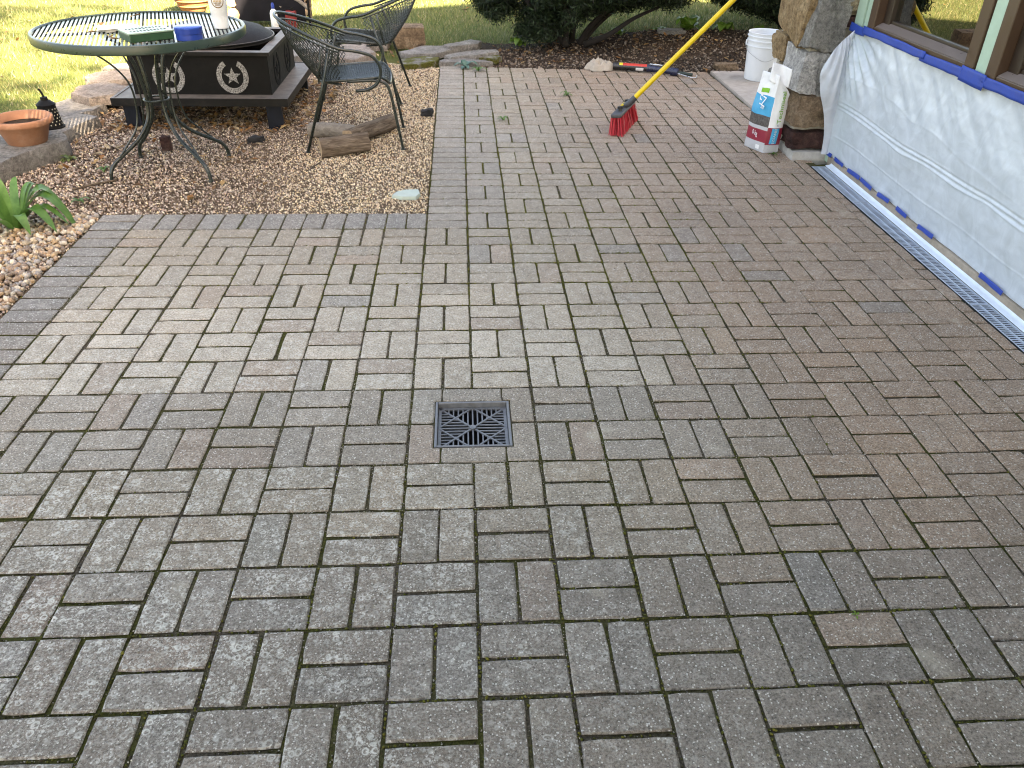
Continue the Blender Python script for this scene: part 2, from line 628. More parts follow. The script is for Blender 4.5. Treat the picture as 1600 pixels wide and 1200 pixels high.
def paver_geo(poly, seed):
    """worn concrete paver on a plan polygon: straight sides, chipped chamfer, flat face"""
    rnd = random.Random(seed)
    pts = []
    n = len(poly)
    for i in range(n):
        a, b = Vector(poly[i]), Vector(poly[(i + 1) % n])
        L = (b - a).length
        k = 5 if L > 0.15 else 3 if L > 0.07 else 1
        for j in range(k):
            pts.append((a + (b - a) * (j / k), j == 0))
    m = len(pts)
    inset = 0.0032
    out, inn = [], []
    for i in range(m):
        p, corner = pts[i]
        pa, pb = pts[i - 1][0], pts[(i + 1) % m][0]
        d0, d1 = (p - pa).normalized(), (pb - p).normalized()
        n0, n1 = Vector((-d0.y, d0.x)), Vector((-d1.y, d1.x))
        nm = n0 + n1
        nm = nm / max(0.5, nm.length_squared) * 2
        w = 0.0 if (corner and rnd.random() < 0.7) else rnd.uniform(-0.0010, 0.0011)
        p2 = p + nm * (w + (rnd.uniform(0.0005, 0.0022) if corner else 0))
        out.append(p2)
        inn.append(p2 + nm * inset * rnd.uniform(0.5, 1.8) * (1.3 if corner else 1))
    cx = sum(p.x for p in out) / m
    cy = sum(p.y for p in out) / m
    tx, ty, dz = rnd.gauss(0, 0.0045), rnd.gauss(0, 0.0045), rnd.gauss(0, 0.0007)
    zt = lambda p: dz + (p.x - cx) * tx + (p.y - cy) * ty
    V = [(p.x, p.y, -0.035) for p in out]
    V += [(p.x, p.y, zt(p) - 0.0026 - rnd.uniform(0, 0.0012)) for p in out]
    V += [(p.x, p.y, zt(p)) for p in inn]
    F = []
    for l in (0, 1):
        for i in range(m):
            j = (i + 1) % m
            F.append((l * m + i, l * m + j, (l + 1) * m + j, (l + 1) * m + i))
    F.append(tuple(2 * m + i for i in range(m)))
    return V, F

def clip_rect(x0, x1, y0, y1):
    """keep the paver inside the patio outline; None when nothing is left"""
    if x0 > 2.15: return None
    xr = X_R - 0.002 if y0 < 2.60 else 2.155
    x1 = min(x1, xr)
    yt = 5.315 - 0.075 * max(0.0, (x0 + x1) / 2)
    y1 = min(y1, yt)
    if x1 - x0 < 0.018 or y1 - y0 < 0.018: return None
    return x0, x1, y0, y1

rects = []
for u in range(-9, 11):
    for v in range(-15, 26):
        if v >= 9 and u < -1: continue
        if u in (-1, 0) and v in (-1, 0): continue
        x0, y0 = u * CELL, v * CELL
        if u == -9: vert = False
        elif v == 8 and u < -1: vert = True
        elif u == -1 and v >= 8: vert = False
        else: vert = (u + v) % 2 == 0
        for k in (0, 1):
            if vert: q = (x0 + k * CELL / 2, x0 + (k + 1) * CELL / 2, y0, y0 + CELL)
            else: q = (x0, x0 + CELL, y0 + k * CELL / 2, y0 + (k + 1) * CELL / 2)
            q = clip_rect(*q)
            if q: rects.append(q)
polys = []
for (x0, x1, y0, y1) in rects:
    gp = 0.0082 - 0.0030 * float(sstep(0.2, 1.5, x0)) * float(sstep(3.0, 1.5, y0))
    e = [gp / 2 * random.uniform(0.6, 1.4) for _ in range(4)]
    jx, jy = random.gauss(0, 0.0009), random.gauss(0, 0.0009)
    polys.append([(x0 + e[0] + jx, y0 + e[1] + jy), (x1 - e[2] + jx, y0 + e[1] + jy), (x1 - e[2] + jx, y1 - e[3] + jy), (x0 + e[0] + jx, y1 - e[3] + jy)])
# six cut pavers round the floor drain
D, H, q = DR + 0.003, 0.1, CELL - 0.0035
for sx in (-1, 1):
    for sy in (-1, 1):
        L_ = [(sx * q, sy * 0.0035), (sx * D, sy * 0.0035), (sx * D, sy * D), (sx * (H + 0.004), sy * D), (sx * (H + 0.004), sy * q), (sx * q, sy * q)]
        polys.append(L_ if cuv(L_) > 0 else L_[::-1])
for sy in (-1, 1):
    L_ = [(-H, sy * D), (H, sy * D), (H, sy * q), (-H, sy * q)]
    polys.append(L_ if cuv(L_) > 0 else L_[::-1])

CRT = CAM_R.transposed()
def px(x, y, z=0.0):
    q = CRT @ (Vector((x, y, z)) - CAM_C)
    if q.z > -0.05: return None
    return (800 + 1242.8 * q.x / -q.z, 600 - 1242.8 * q.y / -q.z)

def shown(poly):
    pr = [px(*p) for p in poly]
    if any(p is None for p in pr): return 0
    if not any(0 < p[0] < 1600 and 0 < p[1] < 1200 for p in pr): return 0
    pr = [(min(1600, max(0, a)), min(1200, max(0, b))) for a, b in pr]
    return abs(cuv(pr)) / 2

order = sorted(range(len(polys)), key=lambda i: -shown(polys[i]))
single = set(order[:300])
MP = paver_mat()
SV, SF, SCOL, SMI = [], [], [], []
MS = bpy.data.materials["joint_bed"]        # sides painted in dark joint soil so the joints look shaded
for i, poly in enumerate(polys):
    cx = sum(p[0] for p in poly) / len(poly)
    cy = sum(p[1] for p in poly) / len(poly)
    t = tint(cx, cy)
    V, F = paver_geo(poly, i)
    if i in single:
        me = bpy.data.meshes.new("paver")
        me.from_pydata([(a - cx, b - cy, c) for a, b, c in V], [], F)
        a = me.color_attributes.new("Col", 'FLOAT_COLOR', 'POINT')
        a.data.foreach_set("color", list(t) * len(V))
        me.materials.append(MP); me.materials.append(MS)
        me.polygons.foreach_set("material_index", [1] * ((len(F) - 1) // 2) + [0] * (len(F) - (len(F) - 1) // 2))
        o = bpy.data.objects.new("paver", me)
        COL.objects.link(o)
        o.location = (cx, cy, 0)
        o.parent = patio
    else:
        n0 = len(SV)
        SV += V
        SF += [tuple(k + n0 for k in f) for f in F]
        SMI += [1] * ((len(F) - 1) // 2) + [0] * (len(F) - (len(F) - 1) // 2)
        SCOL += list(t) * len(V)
me = bpy.data.meshes.new("far_pavers")
me.from_pydata(SV, [], SF)
a = me.color_attributes.new("Col", 'FLOAT_COLOR', 'POINT')
a.data.foreach_set("color", SCOL)
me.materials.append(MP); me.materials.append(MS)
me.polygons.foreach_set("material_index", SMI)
o = bpy.data.objects.new("far_pavers", me)
COL.objects.link(o)
o.parent = patio
o["kind"] = "stuff"

# ---- moss and grit in the joints
def joint_points(n, wfun):
    out = []
    while len(out) < n:
        x0, x1, y0, y1 = rects[random.randrange(len(rects))]
        if y0 < -2.6: continue
        if random.random() < 0.5:
            p = (random.choice((x0, x1)) + random.gauss(0, 0.0016), random.uniform(y0, y1))
        else:
            p = (random.uniform(x0, x1), random.choice((y0, y1)) + random.gauss(0, 0.0016))
        if abs(p[0]) < DR + 0.01 and abs(p[1]) < DR + 0.01: continue
        if not (X_L < p[0] < X_R): continue
        if random.random() < wfun(*p): out.append(p)
    return np.array(out)

def moss_w(x, y):
    w = 0.10 + 0.5 * max(0.0, nz(x, y, 3, 1.6) + 0.15)
    w += 0.9 * math.exp(-((x - 0.65) / 0.55) ** 2 - ((y - 1.5) / 0.9) ** 2)
    w += 0.35 * math.exp(-((x + 0.6) / 1.2) ** 2 - ((y + 0.9) / 0.8) ** 2)
    w += 0.5 * math.exp(-((x - 0.1) / 0.35) ** 2 - ((y - 3.2) / 1.3) ** 2)
    if x > 1.3 and y > -0.2: w *= 0.25
    return w
def grit_w(x, y):
    return 0.09 + 0.75 * math.exp(-(x / 0.5) ** 2 - (y / 0.42) ** 2) + 0.4 * math.exp(-((x + 1.65) / 0.06) ** 2) * (y > 0.7)
M_moss = vcol_mat("joint_moss", 1.0, 400, 0.4, 0.6)
moss = pebbles("joint_moss", joint_points(22000, moss_w), (0.0018, 0.0044), [(0.075, 0.082, 0.014), (0.05, 0.05, 0.012), (0.095, 0.092, 0.02), (0.055, 0.042, 0.022)], M_moss, z=-0.0055, jit=0.4, zspread=0.5)
def hot_w(x, y):
    w = math.exp(-((x - 0.65) / 0.45) ** 2 - ((y - 1.6) / 0.8) ** 2) + 0.6 * math.exp(-((x - 0.1) / 0.25) ** 2 - ((y - 3.0) / 1.3) ** 2)
    w += 0.30 * math.exp(-((x + 0.1) / 1.2) ** 2 - ((y - 1.1) / 0.5) ** 2) + 0.25 * math.exp(-((x - 0.5) / 0.9) ** 2 - ((y + 0.9) / 0.6) ** 2)
    return w * max(0.0, 0.35 + 1.3 * nz(x, y, 9, 5))
moss2 = pebbles("moss_cushions", joint_points(9000, hot_w), (0.0022, 0.0056), [(0.10, 0.105, 0.018), (0.075, 0.075, 0.016), (0.14, 0.13, 0.025)], M_moss, z=-0.0045, jit=0.4, zspread=0.6)
tag(moss2, "thicker yellow-green moss cushions in the middle joints", "moss", kind="stuff")
tag(moss, "green moss growing in the joints between the pavers", "moss", kind="stuff")
M_grit = vcol_mat("grit", 0.95, 300, 0.3, 0.4)
grit = pebbles("joint_grit", joint_points(11000, grit_w), (0.0010, 0.0027), [(0.42, 0.39, 0.33), (0.30, 0.27, 0.22), (0.2, 0.18, 0.15)], M_grit, z=-0.0042, jit=0.4)
tag(grit, "pale sand grains caught in the paver joints", "sand", kind="stuff")
sp = RNG.uniform((-1.8, -1.6), (2.05, 5.0), (420, 2))
sp = sp[~((sp[:, 0] < -0.2) & (sp[:, 1] > 1.8))]
crumbs = pebbles("scattered_crumbs", sp, (0.0012, 0.0032), [(0.5, 0.46, 0.38), (0.3, 0.26, 0.2), (0.12, 0.1, 0.07)], M_grit, z=0.001, jit=0.4)
tag(crumbs, "scattered crumbs and grit lying on the pavers", "debris", kind="stuff")

# ---- gravel bed
GRAVEL = [(-CELL - 0.006, Y_TL + 0.006), (-CELL - 0.006, 5.30), (-0.6, 5.42), (-1.5, 6.2), (-2.6, 6.2), (-2.72, 4.6), (-2.68, 3.7), (-2.5, 3.0), (-2.55, 2.45), (-2.75, 1.9), (-2.6, 0.6), (X_L - 0.006, 0.3), (X_L - 0.006, Y_TL + 0.006)]
def soil_mat(name, a, b_, c_, sc_=60):
    m, nt, b = new_mat(name)
    p = pos_of(nt)
    n = noise_n(nt, p, sc_, 4, 0.7)
    n1 = noise_n(nt, p, 2.5, 3, 0.6)
    col = ramp(nt, n, [(0.3, a), (0.55, b_), (0.78, c_)])
    f = mrange(nt, n1, 0.3, 0.7, 0.7, 1.25)
    s_ = nd(nt, "ShaderNodeVectorMath", operation='SCALE')
    lk(nt, col, s_.inputs[0]); lk(nt, f, s_.inputs["Scale"])
    lk(nt, s_.outputs[0], b.inputs["Base Color"])
    b.inputs["Roughness"].default_value = 1.0
    b.inputs["Specular IOR Level"].default_value = 0.1
    bump(nt, b, n, 0.9, 0.01)
    return m
g = MB().prism(GRAVEL[::-1] if cuv(GRAVEL) < 0 else GRAVEL, -0.06, -0.012)
gravel_bed = g.build("gravel_bed", soil_mat("gravel_fines", (0.04, 0.028, 0.02), (0.18, 0.125, 0.085), (0.42, 0.32, 0.22), 90))
tag(gravel_bed, "packed bed under the pea gravel beside the patio", kind="structure")
pts = sample_poly(GRAVEL, 74000)
sz = RNG.uniform(0.0034, 0.0072, len(pts))
nearl = np.exp(-((pts[:, 0] + 2.15) / 0.5) ** 2)
sz *= 1 + 0.35 * nearl
M_peb = vcol_mat("pea_gravel", 0.75, 160, 0.3, 0.25)
pal = [(0.72, 0.57, 0.38), (0.66, 0.49, 0.35), (0.82, 0.71, 0.54), (0.34, 0.24, 0.16), (0.54, 0.46, 0.38), (0.74, 0.55, 0.33), (0.12, 0.085, 0.06)]
dark = sstep(-0.75, -1.35, pts[:, 0]) + 0.7 * np.exp(-((pts[:, 0] + 1.65) / 0.75) ** 4 - ((pts[:, 1] - 3.85) / 0.75) ** 4)          # more bark and leaf crumbs by table and pit, also painting the pit's shadow
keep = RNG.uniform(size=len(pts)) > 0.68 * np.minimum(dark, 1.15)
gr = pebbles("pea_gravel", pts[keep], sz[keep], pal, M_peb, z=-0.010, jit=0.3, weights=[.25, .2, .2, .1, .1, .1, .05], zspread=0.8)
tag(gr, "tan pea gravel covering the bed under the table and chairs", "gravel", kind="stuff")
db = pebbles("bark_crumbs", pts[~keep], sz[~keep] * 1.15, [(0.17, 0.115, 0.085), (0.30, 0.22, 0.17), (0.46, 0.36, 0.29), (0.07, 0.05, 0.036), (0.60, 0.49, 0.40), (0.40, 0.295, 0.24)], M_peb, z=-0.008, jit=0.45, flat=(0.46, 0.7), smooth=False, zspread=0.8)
tag(db, "brown bark crumbs mixed into the gravel round the table, denser as painted shade under the fire pit", "mulch", kind="stuff")
# larger river pebbles along the left border
RIVER = [(X_L - 0.008, 0.3), (X_L - 0.008, 1.82), (-2.05, 1.84), (-2.30, 1.62), (-2.6, 1.5), (-2.5, 0.3)]
rp = sample_poly(RIVER, 2600)
rv = pebbles("river_pebbles", rp, RNG.uniform(0.009, 0.020, len(rp)), [(0.46, 0.36, 0.25), (0.40, 0.27, 0.18), (0.56, 0.47, 0.36), (0.24, 0.18, 0.14), (0.34, 0.30, 0.27), (0.50, 0.34, 0.2)], M_peb, base=ICO12, tris=ICO_T, z=-0.004, jit=0.2, flat=(0.47, 0.7), zspread=0.7)
tag(rv, "larger rounded tan pebbles along the patio's left border", "pebbles", kind="stuff")

# ---- mulch bed behind the patio
def mulch_z(x, y):
    return -0.012 + float(bank(x, y)) + 0.018 * nz(x, y, 0, 4) + 0.012 * nz(x, y, 5, 11) + 0.012
MUL = [(0.12, 5.28), (2.17, 5.13), (3.4, 5.12), (3.6, 6.3), (2.4, 6.42), (1.7, 6.35), (1.0, 6.3), (0.45, 6.05), (0.2, 5.75)]
mm = MB()
def mP(a, b_):
    x = 0.0 + 3.7 * a
    y0 = 5.318 - 0.075 * x + 0.006 + 0.010 * nz(x, 1, 2, 9) - 0.006
    y = y0 + b_ * (6.45 - y0)
    e = float(sstep(0, 0.05, b_)) * float(sstep(0, 0.05, a)) * float(sstep(1, 0.93, b_))
    return (x, y, mulch_z(x, y) * e + (-0.03 + float(bank(x, y))) * (1 - e))
mm.grid(mP, 90, 50)
mulch = mm.build("mulch_bed", soil_mat("mulch_soil", (0.012, 0.009, 0.007), (0.05, 0.034, 0.024), (0.12, 0.085, 0.06), 45), smooth=True)
tag(mulch, "dark soil bed sloping up between the patio and the lawn", kind="structure")
mp = sample_poly(MUL, 5200)
mz = np.array([mulch_z(*q) for q in mp])
ch = pebbles("mulch_chips", mp, RNG.uniform(0.006, 0.017, len(mp)), [(0.06, 0.04, 0.028), (0.10, 0.07, 0.05), (0.03, 0.022, 0.016), (0.16, 0.115, 0.08), (0.24, 0.19, 0.15)], M_peb, z=lambda p: mz, jit=0.45, flat=(0.46, 0.7), smooth=False)
tag(ch, "bark chips and clods strewn over the dark bed", "mulch", kind="stuff")

# ---- concrete pad
cp = MB().prism([(2.162, 3.34), (3.6, 3.34), (3.6, 5.14), (2.172, 5.15)], -0.08, 0.012, 0.004)
pad = cp.build("concrete_pad", simple("pad_concrete", (0.40, 0.34, 0.29), 0.9, 0, 0.14, 14, 0.4, 0.3, 120, (0.2, 0.15, 0.11, 0.5), "world"))
tag(pad, "smooth tan concrete pad behind the stone pillar", kind="structure")

# ---- grass
LAWN1 = [(-9.5, 1.8), (-2.85, 2.2), (-2.85, 3.4), (-2.9, 4.6), (-2.65, 5.2), (-2.6, 6.25), (-1.5, 6.3), (-0.7, 5.75), (0.3, 6.0), (1.0, 6.32), (2.4, 6.4), (4.2, 6.3), (7.0, 9.0), (7.5, 12.5), (-10, 12)]
gp = sample_poly(LAWN1, 230000)
gn = len(gp)
gz = lawn_z(gp)
dens = np.array([0.5 + 0.5 * noise.noise(Vector((x * 1.4, y * 1.4, 0))) for x, y in gp])
hgt = RNG.uniform(0.025, 0.06, gn) * (0.6 + 0.7 * dens)
ang = RNG.uniform(0, 2 * PI, gn)
lean = RNG.uniform(0.1, 0.9, gn) * hgt
wd = RNG.uniform(0.0022, 0.0045, gn)
la = RNG.uniform(0, 2 * PI, gn)
V = np.zeros((gn, 3, 3))
V[:, 0] = np.c_[gp[:, 0] - np.cos(ang) * wd, gp[:, 1] - np.sin(ang) * wd, gz]
V[:, 1] = np.c_[gp[:, 0] + np.cos(ang) * wd, gp[:, 1] + np.sin(ang) * wd, gz]
V[:, 2] = np.c_[gp[:, 0] + np.cos(la) * lean, gp[:, 1] + np.sin(la) * lean, gz + hgt]
gpal = np.array([(0.14, 0.18, 0.065), (0.18, 0.20, 0.07), (0.085, 0.13, 0.05), (0.28, 0.25, 0.12), (0.38, 0.33, 0.20)])
pw = np.array([.3, .28, .2, .14, .08])
C = np.ones((gn, 3, 4))
C[:, :, :3] = (gpal[RNG.choice(5, gn, p=pw)] * RNG.uniform(0.75, 1.25, (gn, 1)))[:, None, :]
grass = np_mesh("grass", V.reshape(-1, 3), np.arange(gn * 3).reshape(-1, 3), vcol_mat("grass_blade", 0.6, 40, 0.2, 0, 0.35), C.reshape(-1, 4))
tag(grass, "short patchy green lawn grass behind the patio", "grass", kind="stuff")

# ---- fallen leaves
lp = []
def strew(poly, n, z):
    q = sample_poly(poly, n)
    lp.append(np.c_[q, (z(q) if callable(z) else np.full(n, z)) + RNG.uniform(0.004, 0.02, n)])
strew([(-2.6, 2.5), (-1.2, 2.6), (-1.1, 4.6), (-2.6, 4.6)], 240, 0.0)
strew([(-2.35, 3.25), (-1.0, 3.25), (-0.95, 4.7), (-2.35, 4.7)], 1100, 0.004)  # extra litter, also darkening the ground below the pit like its shadow
strew([(-1.9, 1.95), (-0.3, 1.95), (-0.3, 5.2), (-1.0, 5.2)], 60, 0.0)
strew([(-1.9, 4.7), (-0.3, 5.2), (-0.5, 6.2), (-2.4, 6.2)], 220, 0.0)
strew(MUL, 170, lambda q: np.array([mulch_z(*k) for k in q]))
strew([(0.3, 5.7), (2.6, 5.9), (2.6, 6.5), (0.2, 6.3)], 190, lambda q: np.array([mulch_z(*k) for k in q]))
strew(LAWN1, 620, lambda q: lawn_z(q) + 0.03)
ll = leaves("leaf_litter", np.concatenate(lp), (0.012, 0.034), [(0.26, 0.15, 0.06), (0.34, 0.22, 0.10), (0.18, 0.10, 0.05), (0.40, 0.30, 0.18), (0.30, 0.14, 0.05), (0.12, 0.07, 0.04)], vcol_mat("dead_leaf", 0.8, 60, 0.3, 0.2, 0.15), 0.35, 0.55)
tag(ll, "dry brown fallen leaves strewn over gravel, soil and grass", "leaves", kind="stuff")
# ================================================================== THE HOUSE
M_mint = simple("mint_paint", (0.36, 0.50, 0.40), 0.5, 0, 0.06, 20, 0.08, 0.4)
M_brown = simple("brown_frame", (0.066, 0.036, 0.022), 0.4, 0, 0.12, 30, 0.05, 0.5)
M_sill = simple("sill_reflection_tone", (0.17, 0.135, 0.12), 0.35, 0, 0.1, 24, 0.05, 0.5)  # lighter than the frame: reflection on the sill painted into the colour
M_side = simple("grey_siding", (0.42, 0.46, 0.42), 0.7, 0, 0.08, 10, 0.1)
M_roof = simple("roof_shingle", (0.09, 0.085, 0.08), 0.95, 0, 0.3, 8, 0.5)
M_mortar = simple("mortar", (0.44, 0.40, 0.34), 0.95, 0, 0.18, 25, 0.7, 0.2, 130, (0.14, 0.12, 0.09, 0.6))
M_conc = simple("old_concrete", (0.40, 0.385, 0.36), 0.95, 0, 0.16, 30, 0.6, 0.2, 150, (0.16, 0.15, 0.12, 0.5))

house = empty("house", (2.3, 0.0, 0.0))
tag(house, "house with mint trim, brown windows and a rough stone pillar", "house")
w = MB()
w.box((2.335, -2.63, 0.235), (0.13, 10.74, 1.07))            # below the windows
w.box((2.335, -5.0, 1.395), (0.13, 6.0, 1.23))
w.box((2.335, -2.63, 2.36), (0.13, 10.74, 0.7))
w.box((2.335, -2.95, 4.28), (0.13, 10.1, 3.14))
w.box((5.7, 2.69, 1.2), (6.6, 0.1, 3.0))
w.box((5.7, 2.05, 4.28), (6.6, 0.1, 3.14))
w.box((5.7, -8.0, 2.55), (6.6, 0.1, 6.3))
w.box((9.0, -2.65, 2.55), (0.1, 10.6, 6.3))
w.build("wall", M_side, house)
rf = MB()
for (xa, za, xb, zb) in ((1.75, 5.86, 5.7, 7.5), (9.65, 5.86, 5.7, 7.5)):
    rf.add([(xa, -8.4, za), (xb, -8.4, zb), (xb, 2.2, zb), (xa, 2.2, za), (xa, -8.4, za - 0.14), (xb, -8.4, zb - 0.14), (xb, 2.2, zb - 0.14), (xa, 2.2, za - 0.14)],
           [(0, 1, 2, 3), (4, 7, 6, 5), (0, 4, 5, 1), (1, 5, 6, 2), (2, 6, 7, 3), (3, 7, 4, 0)])
roof = rf.build("roof", M_roof, house)
MB().box((1.73, -3.1, 5.78), (0.03, 10.6, 0.2)).build("eave_board", M_mint, roof)
MB().box((5.75, 2.45, 2.78), (6.9, 1.3, 0.12)).build("low_roof", M_roof, house)
# unseen porch roof, added to cut skylight on the near end of the patio
pr_ = MB().box((-0.15, -3.7, 2.62), (4.8, 4.2, 0.14), bev=0.01).build("added_porch_roof", M_roof, house)
MB().box((-0.15, -1.585, 2.58), (4.8, 0.03, 0.24)).build("added_fascia", M_mint, pr_)
for py in (-1.75, -5.6):
    MB().box((-2.42, py, 1.25), (0.11, 0.11, 2.6), bev=0.006).build("added_post", M_mint, pr_)
# room behind the glass
MB().box((5.6, -2.6, 0.05), (6.3, 10.2, 0.06)).build("room_floor", simple("room_boards", (0.10, 0.06, 0.035), 0.5, 0, 0.2, 6), house)
MB().box((5.6, -2.6, 2.66), (6.3, 10.2, 0.06)).build("room_ceiling", simple("room_plaster", (0.35, 0.34, 0.31), 0.9, 0, 0.05, 6), house)
# corner boards beside the pillar
for (ya, yb, xf) in ((2.635, 2.732, 2.238), (2.548, 2.628, 2.246)):
    MB().box(((xf + 2.30) / 2, (ya + yb) / 2, 1.0), (2.30 - xf, yb - ya, 2.0), bev=0.003).build("corner_board", M_mint, house)
def glass_mat():
    m, nt, b = new_mat("window_glass")
    nt.nodes.remove(b)
    out = nt.nodes["Material Output"]
    tr = nd(nt, "ShaderNodeBsdfTransparent")
    tr.inputs[0].default_value = (0.62, 0.66, 0.63, 1)
    gl = nd(nt, "ShaderNodeBsdfGlossy")
    gl.inputs["Roughness"].default_value = 0.004
    fr = nd(nt, "ShaderNodeFresnel")
    fr.inputs["IOR"].default_value = 4.0
    bm_ = nd(nt, "ShaderNodeBump")
    bm_.inputs["Strength"].default_value = 0.015
    lk(nt, noise_n(nt, pos_of(nt), 3.5, 2), bm_.inputs["Height"])
    lk(nt, bm_.outputs[0], gl.inputs["Normal"])
    mx = nd(nt, "ShaderNodeMixShader")
    lk(nt, fr.outputs[0], mx.inputs[0])
    lk(nt, tr.outputs[0], mx.inputs[1])
    lk(nt, gl.outputs[0], mx.inputs[2])
    lk(nt, mx.outputs[0], out.inputs[0])
    return m
M_glass = glass_mat()
def window(y1, y0):
    """y1 far jamb, y0 near jamb"""
    z0, z1 = 0.782, 2.0
    f = MB()
    yc, W = (y0 + y1) / 2, y1 - y0
    for (a, b_, x0, zz) in ((y1 - 0.075, y1, 2.225, z0), (y0, y0 + 0.075, 2.225, z0)):
        f.box(((x0 + 2.40) / 2, (a + b_) / 2, (zz + z1) / 2), (2.40 - x0, b_ - a, z1 - zz), bev=0.004)
    f.box((2.315, yc, 0.797), (0.17, W - 0.154, 0.030), bev=0.004)
    f.box((2.315, yc, z1 - 0.03), (0.17, W - 0.154, 0.06), bev=0.004)
    fr = f.build("window", M_brown, house)
    s_ = MB()
    for (a, b_) in ((y1 - 0.150, y1 - 0.078), (y0 + 0.078, y0 + 0.112)):
        s_.box((2.300, (a + b_) / 2, (0.815 + z1 - 0.06) / 2), (0.06, b_ - a, z1 - 0.06 - 0.815), bev=0.004)
    s_.box((2.297, yc, 0.845), (0.03, W - 0.27, 0.016), bev=0.003)
    s_.box((2.325, yc, 1.90), (0.07, W - 0.27, 0.05), bev=0.003)
    s_.build("sash", simple("dark_sash", (0.028, 0.017, 0.012), 0.4, 0, 0.1, 30), fr)
    sl = MB()
    a, b_ = y0 + 0.079, y1 - 0.079
    sl.add([(2.236, a, 0.814), (2.281, a, 0.838), (2.281, b_, 0.838), (2.236, b_, 0.814), (2.236, a, 0.806), (2.281, a, 0.806), (2.281, b_, 0.806), (2.236, b_, 0.806)],
           [(0, 1, 2, 3), (4, 7, 6, 5), (0, 4, 5, 1), (1, 5, 6, 2), (2, 6, 7, 3), (3, 7, 4, 0)])
    sl.build("sill", M_sill, fr)
    MB().box((2.297, (y0 + 0.11 + y1 - 0.148) / 2, 1.37), (0.005, W - 0.256, 1.04)).build("pane", M_glass, fr)
window(2.540, 1.462)
window(1.365, 0.287)
window(0.190, -0.888)
for yc in (1.4135, 0.2385, -0.935):
    MB().box((2.266, yc, 1.39), (0.062, 0.086, 1.21), bev=0.003).build("mullion_board", M_mint, house)
MB().box((2.30, -1.5, 1.39), (0.05, 1.04, 1.21)).build("wall_panel", M_mint, house)
MB().box((2.285, 0.85, 0.40), (0.020, 3.75, 0.755)).build("wall_panel", M_mint, house)

# stone pillar at the corner of the house
pil = MB()
pil.box((2.335, 3.035, 1.3), (0.60, 0.49, 2.9))
pil = pil.build("stone_pillar", M_mortar, house)
def rock_mat(name, a, b_, c_, sc_=9, crack=0.35):
    m, nt, b = new_mat(name)
    p = pos_of(nt)
    n = noise_n(nt, p, sc_, 6, 0.7, 0.8)
    n2 = noise_n(nt, p, 110, 4, 0.75)
    col = ramp(nt, n, [(0.28, a), (0.5, b_), (0.74, c_)])
    col = mixc(nt, mathn(nt, 'MULTIPLY', mrange(nt, n2, 0.42, 0.28), crack), col, (0.02, 0.017, 0.014))
    col = mixc(nt, mathn(nt, 'MULTIPLY', mrange(nt, n2, 0.62, 0.75), 0.4), col, tuple(min(0.7, k * 1.6) for k in c_))
    mot = mrange(nt, noise_n(nt, p, 42, 6, 0.8, 0.5), 0.32, 0.66, 0.45, 1.45)
    sc3 = nd(nt, "ShaderNodeVectorMath", operation='SCALE')
    lk(nt, col, sc3.inputs[0]); lk(nt, mot, sc3.inputs["Scale"])
    col = sc3.outputs[0]
    lk(nt, col, b.inputs["Base Color"])
    b.inputs["Roughness"].default_value = 0.93
    b.inputs["Specular IOR Level"].default_value = 0.25
    bump(nt, b, mathn(nt, 'ADD', n2, mathn(nt, 'MULTIPLY', noise_n(nt, p, 34, 5, 0.75), 2.0)), 1.0, 0.022)
    return m
M_or = rock_mat("orange_sandstone", (0.20, 0.12, 0.06), (0.42, 0.28, 0.15), (0.58, 0.43, 0.26))
M_gy = rock_mat("grey_fieldstone", (0.15, 0.145, 0.135), (0.31, 0.295, 0.27), (0.46, 0.44, 0.40))
M_pl = rock_mat("pale_pitted_stone", (0.36, 0.34, 0.32), (0.58, 0.555, 0.53), (0.72, 0.70, 0.67), 14, 0.8)
M_br = rock_mat("brown_stone", (0.13, 0.085, 0.055), (0.28, 0.19, 0.12), (0.42, 0.31, 0.21))
M_rd = rock_mat("dark_red_stone", (0.035, 0.018, 0.016), (0.085, 0.04, 0.034), (0.14, 0.08, 0.065))
M_tn = rock_mat("tan_stone", (0.22, 0.165, 0.105), (0.42, 0.33, 0.22), (0.58, 0.49, 0.35), 16)

def rock_geo(c, d, seed, rot=(0, 0, 0), amp=0.10, cuts=5, skew=0.0):
    bm = bmesh.new()
    bmesh.ops.create_cube(bm, size=1.0)
    bmesh.ops.subdivide_edges(bm, edges=list(bm.edges), cuts=cuts, use_grid_fill=True)
    E_ = Matrix.Rotation(rot[2], 3, 'Z') @ Matrix.Rotation(rot[1], 3, 'Y') @ Matrix.Rotation(rot[0], 3, 'X')
    sd = seed * 7.31
    for v in bm.verts:
        u = Vector(v.co)
        r = max(abs(u.x), abs(u.y), abs(u.z)) * 2
        rnd = u.normalized() * 0.5 * r
        u = u * 0.80 + rnd * 0.24
        k = 1 + amp * 1.7 * noise.noise(u * 2.3 + Vector((sd, 0, 0))) + amp * 0.8 * noise.noise(u * 5.5 + Vector((0, sd, 0))) + amp * 0.45 * noise.noise(u * 13 + Vector((0, sd, sd)))
        q = Vector((u.x * d[0] * k, u.y * d[1] * k, u.z * d[2] * k))
        q.x += skew * q.z
        v.co = E_ @ q + Vector(c)
    bm.verts.index_update()
    V = [tuple(v.co) for v in bm.verts]
    F = [tuple(v.index for v in f.verts) for f in bm.faces]
    bm.free()
    return V, F
def rock(name, c, d, seed, mat, parent=None, **kw):
    return MB().add(*rock_geo(c, d, seed, **kw)).build(name, mat, parent, smooth=True, angle=38)
